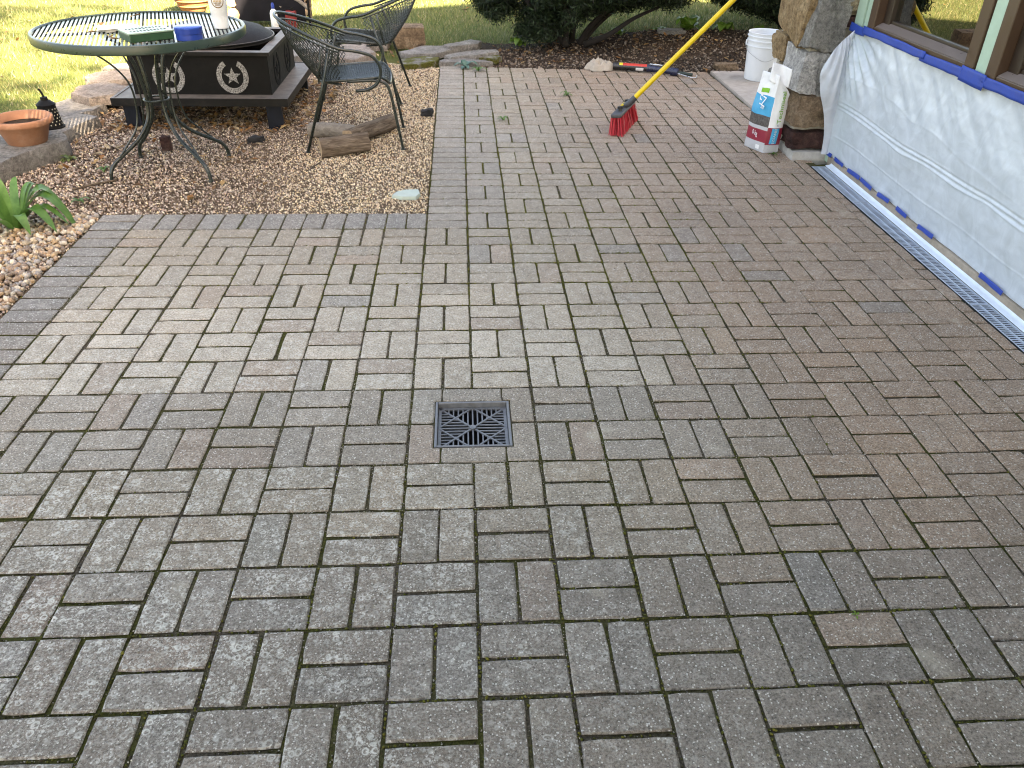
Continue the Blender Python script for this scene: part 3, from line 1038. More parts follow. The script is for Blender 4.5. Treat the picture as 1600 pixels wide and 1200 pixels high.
stones = [
    ((2.140, 2.80, 0.115), (0.27, 0.20, 0.115), M_rd, dict()),
    ((2.135, 2.83, 0.292), (0.29, 0.27, 0.205), M_br, dict(rot=(0, 0.05, 0))),
    ((2.060, 2.87, 0.505), (0.16, 0.30, 0.265), M_pl, dict(rot=(0, 0.08, 0.0), amp=0.07)),
    ((2.175, 2.80, 0.475), (0.17, 0.19, 0.235), M_gy, dict(rot=(0, -0.05, 0))),
    ((2.075, 3.02, 0.815), (0.20, 0.44, 0.34), M_or, dict(rot=(0.28, 0, 0), amp=0.07)),
    ((2.100, 2.80, 0.790), (0.19, 0.16, 0.36), M_gy, dict(rot=(0, 0.12, 0))),
    ((2.232, 2.80, 0.79), (0.085, 0.16, 0.062), M_rd, dict(amp=0.05)),
    ((2.245, 2.80, 0.905), (0.11, 0.16, 0.12), M_tn, dict()),
    ((2.085, 3.19, 0.580), (0.19, 0.24, 0.175), M_or, dict()),
    ((2.075, 3.10, 0.420), (0.15, 0.15, 0.12), M_tn, dict(rot=(0.3, 0, 0))),
    ((2.090, 3.22, 0.33), (0.18, 0.19, 0.20), M_gy, dict()),
    ((2.095, 3.03, 0.245), (0.17, 0.16, 0.17), M_tn, dict()),
    ((2.090, 3.12, 0.10), (0.17, 0.30, 0.15), M_gy, dict()),
    ((2.11, 2.86, 1.12), (0.27, 0.32, 0.24), M_br, dict()),
    ((2.10, 3.15, 1.14), (0.22, 0.27, 0.22), M_tn, dict()),
    ((2.245, 2.80, 1.07), (0.10, 0.16, 0.16), M_gy, dict()),
    ((2.12, 3.0, 1.40), (0.28, 0.56, 0.26), M_or, dict(amp=0.07)),
    ((2.12, 2.88, 1.68), (0.28, 0.34, 0.26), M_gy, dict()),
    ((2.11, 3.18, 1.68), (0.24, 0.24, 0.24), M_br, dict()),
    ((2.12, 3.0, 1.97), (0.28, 0.56, 0.26), M_pl, dict(amp=0.07)),
    ((2.12, 3.0, 2.28), (0.28, 0.56, 0.28), M_or, dict(amp=0.07)),
    ((2.12, 3.0, 2.57), (0.28, 0.56, 0.26), M_gy, dict(amp=0.07)),
]
for i, (c, d, m, kw) in enumerate(stones):
    rock("stone", (c[0] + 0.004, c[1] + 0.015, c[2]), (d[0], d[1], d[2] * 0.90), i + 3, m, pil, cuts=9, **kw)
ft = MB().add(*rock_geo((2.155, 2.82, 0.012), (0.26, 0.24, 0.085), 50, amp=0.05))
ft.build("footing", M_conc, house, smooth=True, angle=40)

# ------------------------------------------------------------------ plastic sheeting and tape
def film_mat():
    m, nt, b = new_mat("plastic_film")
    p = pos_of(nt)
    mp_ = nd(nt, "ShaderNodeMapping")
    mp_.inputs["Rotation"].default_value = (R(38), 0, 0)
    mp_.inputs["Scale"].default_value = (20, 5, 60)
    lk(nt, p, mp_.inputs["Vector"])
    n = noise_n(nt, mp_.outputs[0], 1.0, 5, 0.65, 0.6)
    n2 = noise_n(nt, p, 9, 4, 0.6, 1.2)
    b.inputs["Base Color"].default_value = (0.74, 0.80, 0.89, 1)
    b.inputs["Roughness"].default_value = 0.24
    b.inputs["Specular IOR Level"].default_value = 0.55
    out = nt.nodes["Material Output"]
    bp = nd(nt, "ShaderNodeBump")
    bp.inputs["Strength"].default_value = 0.16
    bp.inputs["Distance"].default_value = 0.01
    lk(nt, mathn(nt, 'ADD', n, mathn(nt, 'MULTIPLY', n2, 0.8)), bp.inputs["Height"])
    lk(nt, bp.outputs[0], b.inputs["Normal"])
    t = nd(nt, "ShaderNodeBsdfTranslucent")
    t.inputs[0].default_value = (0.80, 0.87, 0.95, 1)
    tr = nd(nt, "ShaderNodeBsdfTransparent")
    tr.inputs[0].default_value = (0.93, 0.95, 0.95, 1)
    m1 = nd(nt, "ShaderNodeMixShader"); m1.inputs[0].default_value = 0.25
    lk(nt, b.outputs[0], m1.inputs[1]); lk(nt, t.outputs[0], m1.inputs[2])
    m2 = nd(nt, "ShaderNodeMixShader")
    lk(nt, mrange(nt, n2, 0.3, 0.7, 0.16, 0.34), m2.inputs[0])
    lk(nt, m1.outputs[0], m2.inputs[1]); lk(nt, tr.outputs[0], m2.inputs[2])
    lk(nt, m2.outputs[0], out.inputs[0])
    return m
ZT, ZB = 0.772, 0.050
Y0F, Y1F = 2.69, -1.30
def film(a, t):
    z = ZT - t * (ZT - ZB)
    h = ZT - z
    ext = 0.155 * math.sin(min(1.0, t * 2.6) * PI / 2) * (1 - 0.78 * float(sstep(0.25, 0.95, t))) + 0.012 * nz(z * 5, 3)
    if a < 0.09:
        d = -ext * (1 - a / 0.09)
    else:
        d = (a - 0.09) / 0.91 * (Y0F - Y1F)
    al = d * 0.80 + h * 0.60              # along the drag of the folds
    ac = -d * 0.60 + h * 0.80             # across them
    fade = float(sstep(0.0, 0.06, t)) * float(sstep(0.62, 0.30, t))
    fol = 0.015 * noise.noise(Vector((ac * 6.5, al * 0.9, 0))) + 0.006 * noise.noise(Vector((ac * 17, al * 1.6, 4))) + 0.0012 * noise.noise(Vector((ac * 60, al * 4.0, 8)))
    fan = 0.010 * math.sin((math.atan2(h + 0.02, d + 0.05) * 34)) * math.exp(-d * d / 0.15) * float(sstep(0.02, 0.1, t)) * float(sstep(0.75, 0.3, t))
    low = 0.006 * noise.noise(Vector((d * 3.0, z * 7, 9))) + 0.0025 * noise.noise(Vector((d * 9, z * 26, 2)))
    zb = 0.375 + 0.012 * noise.noise(Vector((d * 2, 0, 0)))
    band = (0.55 + 0.9 * abs(nz(d, 3, 1, 2.2))) * 0.0020 * math.exp(-((z - zb) / 0.0045) ** 2) - 0.004 * math.exp(-((z - zb + 0.010 + 0.006 * nz(d, 2, 0, 5)) / 0.006) ** 2) + 0.0030 * math.exp(-((z - zb + 0.022 + 0.012 * nz(d, 7, 0, 3)) / 0.0045) ** 2) - 0.004 * math.exp(-((z - zb + 0.034) / 0.007) ** 2) + 0.004 * math.exp(-((z - zb + 0.045 + 0.01 * nz(d, 9, 0, 4)) / 0.0045) ** 2)
    zb2 = 0.17 + 0.02 * noise.noise(Vector((d * 1.3, 5, 0)))
    band += 0.0028 * math.exp(-((z - zb2) / 0.005) ** 2)
    zb3 = 0.53 - 0.13 * float(sstep(0.3, 2.2, d)) + 0.02 * noise.noise(Vector((d * 4, 8, 0)))
    band += 0.0035 * math.exp(-((z - zb3) / 0.007) ** 2) * (0.4 + nz(d, 4, 0, 3))
    bil = 0.030 * math.sin(PI * min(1, t * 1.05)) * (0.7 + 0.5 * noise.noise(Vector((d * 1.5, t * 2, 7))))
    off = (fol + fan) * fade + low * float(sstep(0, 0.08, t)) + band * float(sstep(-0.02, 0.15, d)) + bil
    if d >= 0:
        k = float(sstep(0.10, 0.0, d))
        return (2.236 + 0.012 * float(sstep(0.7, 1.0, t)) * float(sstep(0.18, 0.34, d)) - off - 0.010 * k, Y0F - d - off * 0.6 * k, z)
    f = 0.035 * math.sin(min(1.0, a / 0.09) * PI) * math.sin(PI * min(1, t * 1.4)) + 0.010 * noise.noise(Vector((d * 30, z * 5, 1)))
    return (2.226 + d - off * 0.4, Y0F - 0.028 - off * 0.6 - f, z)
sheet = MB().grid(film, 360, 190).build("plastic_sheet", film_mat(), smooth=True)
tag(sheet, "milky white plastic sheeting draped under the brown windows", "plastic sheet")

M_tape = simple("blue_tape", (0.010, 0.050, 0.30), 0.55, 0, 0.15, 18, 0.15, 0.35, 90)
def tape(name, ya, yb, za, zb, wv, x, seed, label, tilt=0.0):
    """paper tape strip with a wavy hold on wall and film"""
    n = 26
    def P(a, b_):
        y = ya + (yb - ya) * a
        zt = zb + 0.004 * nz(y, seed, 0, 9) + tilt * (a - 0.5)
        zl = za + 0.005 * nz(y, seed, 3, 12) + tilt * (a - 0.5)
        bow = wv * nz(y * 1.0, b_ * 1.2, seed, 10)
        return (x - 0.001 + bow - 0.004 * (1 - b_), y, zl + (zt - zl) * b_)
    o = MB().grid(P, n, 4).build(name, M_tape, smooth=True)
    md = o.modifiers.new("thickness", 'SOLIDIFY')
    md.thickness = 0.0006
    tag(o, label, "tape", "blue tape holding the plastic sheet")
    return o
tops = [(2.728, 2.53, .748, .792, "blue tape crossing the mint corner boards at the sheet's top"),
        (2.56, 1.86, .762, .800, "long blue tape strip under the first window from the pillar"),
        (1.90, 1.50, .752, .794, "short blue tape strip under the near half of the first window"),
        (1.53, 1.33, .742, .806, "crumpled blue tape round the foot of the mint mullion"),
        (1.36, 0.45, .756, .798, "blue tape strip under the second window, cut off by the frame"),
        (0.5, -1.25, .757, .799, "blue tape strip along the sheet's top nearest the camera")]
for i, (ya, yb, za, zb, lb) in enumerate(tops):
    tape("masking_tape", ya, yb, za, zb, 0.004, 2.2195 - 0.0016 * (i % 2), i * 3.7, lb, 0.004 * (i % 3 - 1))
lows = [(2.72, 2.60), (2.555, 2.425), (2.36, 2.195), (2.18, 2.035), (1.96, 1.825), (1.74, 1.625), (1.505, 1.355), (0.945, 0.77)]
nth = ["first", "second", "third", "fourth", "fifth", "sixth", "seventh", "eighth"]
for i, (ya, yb) in enumerate(lows):
    tape("tape_tab", ya, yb, 0.046, 0.068, 0.003, 2.232, 30 + i, "blue tape tab on the sheet's bottom edge, %s from the stone pillar" % nth[i], 0.006 * (-1) ** i)

# ------------------------------------------------------------------ channel drain along the wall
M_galv = simple("galvanised_steel", (0.46, 0.53, 0.62), 0.42, 0.35, 0.14, 30, 0.06, 0.5)
M_flange = simple("pale_flashing", (0.60, 0.68, 0.76), 0.38, 0.0, 0.08, 12, 0.05, 0.5)
M_dark = simple("drain_shadow", (0.02, 0.02, 0.022), 0.9, 0, 0.2, 40)
chan = empty("channel_drain", (2.16, 0.6, 0))
tag(chan, "long pale steel channel drain along the foot of the sheeted wall", "drain")
CY1, CY0 = 2.585, -2.9
tb = MB()
tb.box((2.1135, (CY0 + CY1) / 2, -0.04), (0.005, CY1 - CY0, 0.078))
tb.box((2.1985, (CY0 + CY1) / 2, -0.04), (0.005, CY1 - CY0, 0.078))
tb.box((2.156, (CY0 + CY1) / 2, -0.082), (0.09, CY1 - CY0, 0.006))
tb.build("trough", M_dark, chan)
fl = MB()
def flP(a, b_):
    y = CY1 + 0.01 + (CY0 - CY1) * a
    prof = [(2.2015, 0.001), (2.205, 0.003), (2.220, 0.005), (2.233, 0.009), (2.2365, 0.016)]
    i = int(round(b_ * 4))
    return (prof[i][0], y, prof[i][1] + 0.0012 * nz(y, i, 0, 3))
fl.grid(flP, 60, 4)
fl.build("flashing", M_flange, chan, smooth=True)
MB().box((2.2535, (CY0 + 2.66) / 2, 0.003), (0.032, 2.66 - CY0, 0.085), bev=0.005).build("curb_strip", simple("tan_curb", (0.30, 0.25, 0.20), 0.95, 0, 0.25, 18, 0.6, 0.2), chan)
sec = None
ye = CY1
k = 0
while ye > CY0 + 0.3:
    yb = ye - 0.60
    gr_ = MB()
    for xx, ww in ((2.1155, 0.005), (2.1555, 0.006), (2.1955, 0.005)):
        gr_.box((xx, (ye + yb) / 2, -0.004), (ww, 0.598, 0.008))
    for yy in (ye - 0.004, yb + 0.004):
        gr_.box((2.1355, yy, -0.004), (0.034, 0.006, 0.008))
        gr_.box((2.1755, yy, -0.004), (0.034, 0.006, 0.008))
    fr = gr_.build("grate", M_galv, chan)
    sl = MB()
    for i in range(1, 47):
        yy = ye - 0.006 - i * 0.0150
        if yy < yb + 0.008: break
        sl.box((2.1355, yy, -0.0035), (0.034, 0.0058, 0.0025))
        sl.box((2.1755, yy, -0.0035), (0.034, 0.0058, 0.0025))
    s_ = sl.build("slats", M_galv, fr)
    s_["kind"] = "stuff"
    ye = yb - 0.002

# ------------------------------------------------------------------ square floor drain
M_iron = simple("cast_grate", (0.15, 0.155, 0.165), 0.5, 0.15, 0.22, 45, 0.25, 0.5, 200, (0.16, 0.14, 0.11, 0.3), "world")
fd = empty("floor_drain", (0, 0, 0))
tag(fd, "square dark grey floor drain with snowflake grate in the patio", "drain")
rim = MB()
t_ = 0.0085
for sx, sy, dx, dy in ((-1, 0, t_, 2 * DR), (1, 0, t_, 2 * DR), (0, -1, 2 * DR - 2 * t_ - 0.001, t_), (0, 1, 2 * DR - 2 * t_ - 0.001, t_)):
    rim.box((sx * (DR - t_ / 2), sy * (DR - t_ / 2), -0.032), (dx, dy, 0.062), bev=0.002)
rim.build("frame", M_iron, fd)
A = DR - t_ - 0.0025
GZ = -0.0225
gb = MB()
def bar(x0, y0, x1, y1, w_=0.0058, dz=0.0, h=0.004):
    d = Vector((x1 - x0, y1 - y0, 0))
    gb.box(((x0 + x1) / 2, (y0 + y1) / 2, GZ + dz), (d.length, w_, h), Matrix.Rotation(math.atan2(d.y, d.x), 3, 'Z'))
for s_ in (-1, 1):
    bar(-A, s_ * (A - 0.004), A, s_ * (A - 0.004), 0.010, 0.0004)
    bar(s_ * (A - 0.004), -A, s_ * (A - 0.004), A, 0.010, 0.0002)
    bar(-A, -A * s_, A, A * s_, 0.0062, 0.0006 + 0.0002 * s_)
for sx in (-1, 1):
    for sy in (-1, 1):
        bar(sx * A, 0, 0, sy * A, 0.0058, 0.0012 + 0.0002 * (sx + 2 * sy) / 3)
B = A - 0.009
for i in range(-6, 7):
    q = i * B / 6.5
    for s_ in (-1, 1):
        if abs(q) < B * 0.97:
            bar(s_ * max(abs(q), 0.004), q, s_ * B, q, 0.0046, -0.0006)
            bar(q, s_ * max(abs(q), 0.004), q, s_ * B, 0.0046, -0.0009)
gb.lathe([(0.0, 0.0062), (0.011, 0.0062), (0.012, -0.004)], (0, 0, GZ), 12)
gb.build("grate", M_iron, fd)
sm = MB()
for sx, sy, dx, dy in ((-1, 0, 0.004, 2 * A), (1, 0, 0.004, 2 * A), (0, -1, 2 * A - 0.009, 0.004), (0, 1, 2 * A - 0.009, 0.004)):
    sm.box((sx * (A - 0.002), sy * (A - 0.002), -0.11), (dx, dy, 0.15))
sm.box((0, 0, -0.19), (2 * A, 2 * A, 0.006))
sm.build("sump", M_dark, fd)
# ================================================================== GARDEN FURNITURE
M_green = simple("green_iron", (0.012, 0.019, 0.016), 0.30, 0.0, 0.25, 40, 0.1, 0.55, 160, (0.08, 0.085, 0.07, 0.25))
M_gtop = simple("green_iron_worn", (0.085, 0.115, 0.105), 0.30, 0.0, 0.2, 40, 0.05, 0.6, 160, (0.22, 0.22, 0.19, 0.4))
M_black = simple("black_steel", (0.007, 0.007, 0.007), 0.6, 0.0, 0.3, 20, 0.12, 0.12, 140, (0.02, 0.017, 0.015, 0.25))
M_slat = simple("slat_paint", (0.17, 0.21, 0.19), 0.28, 0.0, 0.1, 12, 0.0, 0.6)
M_rim = simple("rim_paint", (0.018, 0.036, 0.028), 0.32, 0.0, 0.12, 14, 0.0, 0.6)
M_mesh = simple("spark_screen", (0.012, 0.011, 0.011), 0.65, 0.0, 0.25, 60, 0.3, 0.15, 500)

def spline(pts, n=10):
    """Catmull-Rom through the points"""
    P_ = [Vector(p) for p in pts]
    P_ = [P_[0] * 2 - P_[1]] + P_ + [P_[-1] * 2 - P_[-2]]
    out = []
    for i in range(1, len(P_) - 2):
        a, b_, c_, d = P_[i - 1:i + 3]
        for k in range(n):
            t = k / n
            out.append(0.5 * ((2 * b_) + (c_ - a) * t + (2 * a - 5 * b_ + 4 * c_ - d) * t * t + (3 * b_ - a - 3 * c_ + d) * t ** 3))
    out.append(P_[-2])
    return out

# ---- round table
TX, TY, TZ, TR = -1.715, 2.575, 0.75, 0.535
tbl = empty("patio_table", (TX, TY, 0))
tag(tbl, "round green iron patio table with slatted top on gravel", "table")
rm = MB()
pr = [(TR - 0.020, 0.002), (TR - 0.014, 0.008), (TR - 0.004, 0.006), (TR, -0.004), (TR - 0.001, -0.034), (TR - 0.006, -0.038), (TR - 0.010, -0.034), (TR - 0.012, -0.006), (TR - 0.020, 0.002)]
rm.lathe(pr, (TX, TY, TZ), 96)
rm.build("rim", M_rim, tbl, smooth=True, angle=40)
th = R(17.5)                                  # direction of the slats in plan
nv_ = Vector((math.cos(th), math.sin(th), 0))
k = -25
sp_ = 0.0207
while k <= 25:
    o_ = k * sp_
    L = math.sqrt(max(0, (TR - 0.016) ** 2 - o_ * o_))
    if L > 0.03:
        c = Vector((TX, TY, TZ - 0.0015)) + nv_ * o_
        MB().box(c, (0.0112, 2 * L, 0.003), Matrix.Rotation(th, 3, 'Z')).build("slat", M_slat, tbl)
    k += 1
un = MB()
for a_ in (0.3, 0.3 + PI / 2):
    d_ = Vector((math.cos(a_), math.sin(a_), 0))
    un.tube([Vector((TX, TY, TZ - 0.016)) - d_ * (TR - 0.01), Vector((TX, TY, TZ - 0.016)) + d_ * (TR - 0.01)], 0.008, 6)
un.build("cross_brace", M_green, tbl)
feet = [(-1.967, 2.333), (-1.426, 2.331), (-1.435, 2.79), (-1.95, 2.76)]
for fx, fy in feet:
    d_ = Vector((fx - TX, fy - TY, 0))
    rr = d_.length
    d_.normalize()
    s_ = Vector((-d_.y, d_.x, 0))
    P_ = lambda r, z, o_=0.0: Vector((TX, TY, z)) + d_ * r + s_ * o_
    main = spline([P_(0.20, 0.722), P_(0.145, 0.70), P_(0.085, 0.60), P_(0.058, 0.47), P_(0.055, 0.38), P_(0.075, 0.28), P_(0.15, 0.19), P_(rr * 0.72, 0.125), P_(rr * 0.90, 0.085), P_(rr * 0.98, 0.045), P_(rr, 0.0)], 6)
    leg = MB().tube(main, [0.0105] * len(main), 8)
    leg.lathe([(0.012, 0.0), (0.014, 0.002), (0.013, 0.008), (0.010, 0.014)], (fx, fy, -0.004), 10)
    lo = leg.build("leg", M_green, tbl, smooth=True)
    rod = spline([P_(0.42, 0.722, 0.02), P_(0.33, 0.69, 0.02), P_(0.22, 0.61, 0.018), P_(0.14, 0.50, 0.016), P_(0.125, 0.38, 0.014), P_(0.15, 0.26, 0.012), P_(rr * 0.66, 0.165, 0.008), P_(rr * 0.80, 0.115, 0.004)], 6)
    MB().tube(rod, 0.0052, 6).build("scroll_rod", M_green, lo, smooth=True)
ring = [Vector((TX + 0.066 * math.cos(q), TY + 0.066 * math.sin(q), 0.385)) for q in np.linspace(0, 2 * PI, 20, endpoint=False)]
MB().tube(ring, 0.0055, 6, closed=True).build("ring", M_green, tbl, smooth=True)

# ---- things on the table
ZS = TZ + 0.0025
bx = empty("slotted_box", (-1.585, 2.275, ZS), R(37))
tag(bx, "low green box with slotted lid on the table's front edge", "box")
b = MB()
b.box((0, 0, 0.018), (0.215, 0.165, 0.036), bev=0.004)
b.build("body", simple("dark_green_plastic", (0.018, 0.060, 0.028), 0.4, 0, 0.15, 40, 0.05), bx, local=True)
M_lid = simple("pale_green_plastic", (0.24, 0.34, 0.26), 0.35, 0, 0.1, 40, 0.05)
lid = MB().box((0, 0, 0.040), (0.221, 0.171, 0.007), bev=0.002).build("lid", M_lid, bx, local=True)
sl = MB()
for r_ in (-0.035, 0.035):
    for i in range(-5, 6):
        ln = 0.034 - 0.004 * abs(i)
        sl.box((i * 0.0165, r_, 0.0440), (0.0065, ln, 0.0015))
sl.build("slots", simple("slot_black", (0.01, 0.012, 0.01), 0.7), lid, local=True)
jar = empty("blue_jar", (-1.372, 2.262, ZS))
tag(jar, "squat blue plastic tub standing on the slatted table", "tub")
M_blue = simple("blue_plastic", (0.006, 0.035, 0.24), 0.35, 0, 0.12, 40, 0.04)
b = MB().lathe([(0.060, 0.0), (0.0635, 0.003), (0.0635, 0.030), (0.066, 0.032), (0.067, 0.055), (0.064, 0.058)], (0, 0, 0), 40, cap0=True, cap1=True)
b.build("body", M_blue, jar, smooth=True, local=True, angle=40)
MB().lathe([(0.0675, 0.0545), (0.0675, 0.060), (0.064, 0.0625), (0.0, 0.0628)], (0, 0, 0), 40).build("lid", simple("lighter_blue_plastic", (0.008, 0.06, 0.34), 0.3, 0, 0.1, 40), jar, smooth=True, local=True, angle=40)
tum = empty("tumbler", (-1.296, 2.590, ZS))
tag(tum, "tall white tumbler with a printed emblem on the table", "tumbler")
M_white = simple("white_enamel", (0.72, 0.73, 0.74), 0.28, 0, 0.03, 20)
b = MB().lathe([(0.036, 0.0), (0.038, 0.002), (0.041, 0.060), (0.0425, 0.061), (0.0425, 0.068), (0.0435, 0.070), (0.051, 0.215), (0.049, 0.218), (0.046, 0.212), (0.0, 0.212)], (0, 0, 0), 40, cap0=True)
b.build("cup", M_white, tum, smooth=True, local=True, angle=35)
MB().lathe([(0.0505, 0.216), (0.052, 0.222), (0.048, 0.236), (0.0, 0.238)], (0, 0, 0), 32).build("lid", simple("clear_lid", (0.5, 0.52, 0.55), 0.2, 0, 0.05), tum, smooth=True, local=True, angle=40)
M_em1 = simple("emblem_brown", (0.20, 0.12, 0.06), 0.5, 0, 0.5, 120)
M_em2 = simple("emblem_gold", (0.50, 0.34, 0.12), 0.5, 0, 0.4, 90)
em = MB()
fa = math.atan2(CAM_C.y - 2.59, CAM_C.x + 1.296)
def on_cup(s_, z):
    r_ = 0.0435 + (z - 0.07) / 0.145 * 0.0075 + 0.0006
    q = fa + s_ / r_
    return (r_ * math.cos(q), r_ * math.sin(q), z)
n = 28
ring_v = []
for i in range(n):
    q = 2 * PI * i / n
    for rr_ in (0.029, 0.034):
        ring_v.append(on_cup(math.cos(q) * rr_, 0.140 + math.sin(q) * rr_ * 1.12))
em.add(ring_v, [(2 * i, 2 * i + 1, (2 * i + 3) % (2 * n), (2 * i + 2) % (2 * n)) for i in range(n)])
for r_ in range(5):
    z = 0.118 + r_ * 0.009
    h = 0.0035
    wd_ = [0.014, 0.020, 0.023, 0.021, 0.014][r_]
    em.cur = 1 if r_ in (2, 3, 4) else 0
    for j in range(6):
        a0, a1 = -wd_ + 2 * wd_ * j / 6, -wd_ + 2 * wd_ * (j + 0.72) / 6
        em.add([on_cup(a0, z - h), on_cup(a1, z - h), on_cup(a1, z + h), on_cup(a0, z + h)], [(0, 1, 2, 3)])
em.cur = 0
em.build("emblem", [M_em1, M_em2], tum, local=True)
dish = MB().lathe([(0.0, 0.003), (0.045, 0.003), (0.060, 0.010), (0.063, 0.0105), (0.0625, 0.008), (0.046, 0.0), (0.0, 0.0)], (-1.665, 2.47, ZS), 36)
dish = dish.build("shallow_dish", simple("pale_clay_dish", (0.62, 0.55, 0.46), 0.6, 0, 0.1, 30), smooth=True)
tag(dish, "small pale dish behind the green slotted box", "dish")
gl = MB().add(*rock_geo((-1.80, 2.50, ZS + 0.010), (0.17, 0.10, 0.022), 61, rot=(0, 0, 0.5), amp=0.28, cuts=7))
gl = gl.build("work_glove", simple("white_cloth", (0.72, 0.70, 0.66), 0.95, 0, 0.08, 20, 0.3), smooth=True)
tag(gl, "crumpled white glove glaring in the sun on the table", "glove")
tl = np.array([(-1.93, 2.62, ZS + 0.006), (-2.02, 2.42, ZS + 0.006), (-1.90, 2.40, ZS + 0.005), (-1.86, 2.86, ZS + 0.008), (-1.84, 2.90, ZS + 0.008), (-1.72, 2.22, ZS + 0.006), (-1.76, 2.28, ZS + 0.006)])
tlo = leaves("table_leaves", tl, (0.018, 0.030), [(0.24, 0.14, 0.06), (0.34, 0.22, 0.10)], bpy.data.materials["dead_leaf"], 0.2)
tag(tlo, "dry brown leaves lying on the table slats", "leaves", kind="stuff")

# ---- fire pit
FX, FY = -1.72, 3.905
pit = empty("fire_pit", (FX, FY, 0))
tag(pit, "square black steel fire pit with horseshoe and star cutouts", "fire pit")
def frame_sq(o_, i_, z0, z1, cx=FX, cy=FY):
    m = MB()
    O = [(cx + sx * o_, cy + sy * o_) for sx, sy in ((-1, -1), (1, -1), (1, 1), (-1, 1))]
    I = [(cx + sx * i_, cy + sy * i_) for sx, sy in ((-1, -1), (1, -1), (1, 1), (-1, 1))]
    V = [(x, y, z) for z in (z0, z1) for L_ in (O, I) for x, y in L_]
    F = []
    for k in range(4):
        k2 = (k + 1) % 4
        F += [(k, k2, 8 + k2, 8 + k), (4 + k2, 4 + k, 12 + k, 12 + k2), (8 + k, 8 + k2, 12 + k2, 12 + k), (k2, k, 4 + k, 4 + k2)]
    return m.add(V, F)
M_shelf = simple("dusty_black_steel", (0.008, 0.008, 0.008), 0.50, 0.0, 0.3, 16, 0.1, 0.2, 140, (0.05, 0.042, 0.036, 0.35))
def settle(m):
    """dust that has settled on the level faces"""
    nt = m.node_tree
    b = nt.nodes["Principled BSDF"]
    src = b.inputs["Base Color"].links[0].from_socket
    sx = nd(nt, "ShaderNodeSeparateXYZ")
    lk(nt, nt.nodes.new("ShaderNodeNewGeometry").outputs["Normal"], sx.inputs[0])
    f = mathn(nt, 'MULTIPLY', mrange(nt, sx.outputs[2], 0.7, 0.95), mrange(nt, noise_n(nt, pos_of(nt), 14, 4, 0.7), 0.25, 0.65, 0.35, 0.9))
    lk(nt, mixc(nt, f, src, (0.17, 0.145, 0.125)), b.inputs["Base Color"])
settle(M_shelf)
frame_sq(0.565, 0.545, 0.150, 0.200).build("shelf_edge", M_shelf, pit)
frame_sq(0.545, 0.435, 0.183, 0.1965).build("shelf", M_shelf, pit)
frame_sq(0.445, 0.432, 0.185, 0.442).build("wall", M_black, pit)
frame_sq(0.462, 0.395, 0.442, 0.464).build("top_ledge", M_shelf, pit)
MB().box((FX, FY, 0.205), (0.85, 0.85, 0.01)).build("pan", M_black, pit)
for sx in (-1, 1):
    for sy in (-1, 1):
        MB().box((FX + sx * 0.46, FY + sy * 0.515, 0.085), (0.10, 0.035, 0.19), bev=0.003).build("leg", simple("blue_black_steel", (0.007, 0.010, 0.017), 0.5, 0, 0.2, 30, 0, 0.2), pit)
dm = MB().lathe([(0.402, 0.464), (0.402, 0.482), (0.392, 0.492), (0.33, 0.530), (0.22, 0.562), (0.10, 0.578), (0.0, 0.580)], (FX, FY, 0), 56)
dome = dm.build("spark_screen", M_mesh, pit, smooth=True)
MB().tube([Vector((FX + 0.404 * math.cos(q), FY + 0.404 * math.sin(q), 0.484)) for q in np.linspace(0, 2 * PI, 64, endpoint=False)], 0.006, 6, closed=True).build("screen_rim", M_shelf, dome, smooth=True)
MB().tube(spline([(FX - 0.05, FY, 0.578), (FX - 0.045, FY, 0.61), (FX + 0.045, FY, 0.61), (FX + 0.05, FY, 0.578)], 6), 0.006, 6).build("handle", M_black, dome, smooth=True)
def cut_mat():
    m, nt, b = new_mat("lit_cutout_screen")
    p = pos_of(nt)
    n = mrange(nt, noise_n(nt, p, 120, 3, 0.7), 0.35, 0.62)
    c = mixc(nt, n, (0.012, 0.012, 0.012), (0.36, 0.35, 0.34))  # pale mottle: the screen and lit inside painted onto solid plates
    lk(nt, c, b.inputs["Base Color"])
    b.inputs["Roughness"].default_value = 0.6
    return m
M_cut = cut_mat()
M_cutd = simple("dark_cutout", (0.004, 0.004, 0.004), 0.8, 0, 0.2, 40, 0, 0.1)  # dark plates stand in for the shaded openings on the right wall
def emblem(side, off):
    """horseshoe with a star inside, on the front (side 0) or right (side 1) wall"""
    def W(a, z, d=0.0):
        if side == 0: return (FX + off + a, FY - 0.445 - d, 0.312 + z)
        return (FX + 0.445 + d, FY + off + a, 0.312 + z)
    hs = MB()
    n = 30
    V = []
    for i in range(n + 1):
        q = R(118) + R(304) * i / n
        for rr_ in (0.070, 0.102):
            V.append(W(math.cos(q) * rr_, math.sin(q) * rr_ * 1.06, 0.0022))
    hs.add(V, [(2 * i, 2 * i + 1, 2 * i + 3, 2 * i + 2) for i in range(n)])
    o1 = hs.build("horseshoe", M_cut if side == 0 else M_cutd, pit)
    st = MB()
    V = [W(0, 0, 0.0022)]
    for i in range(10):
        q = PI / 2 + i * PI / 5
        r_ = 0.056 if i % 2 == 0 else 0.023
        V.append(W(math.cos(q) * r_, math.sin(q) * r_, 0.0022))
    st.add(V, [(0, 1 + i, 1 + (i + 1) % 10) for i in range(10)])
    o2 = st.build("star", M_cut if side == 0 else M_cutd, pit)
    for o in (o1, o2):
        md = o.modifiers.new("plate", 'SOLIDIFY'); md.thickness = 0.0018; md.offset = 0
for off in (-0.205, 0.205):
    emblem(0, off)
for off in (-0.20, 0.20):
    emblem(1, off)

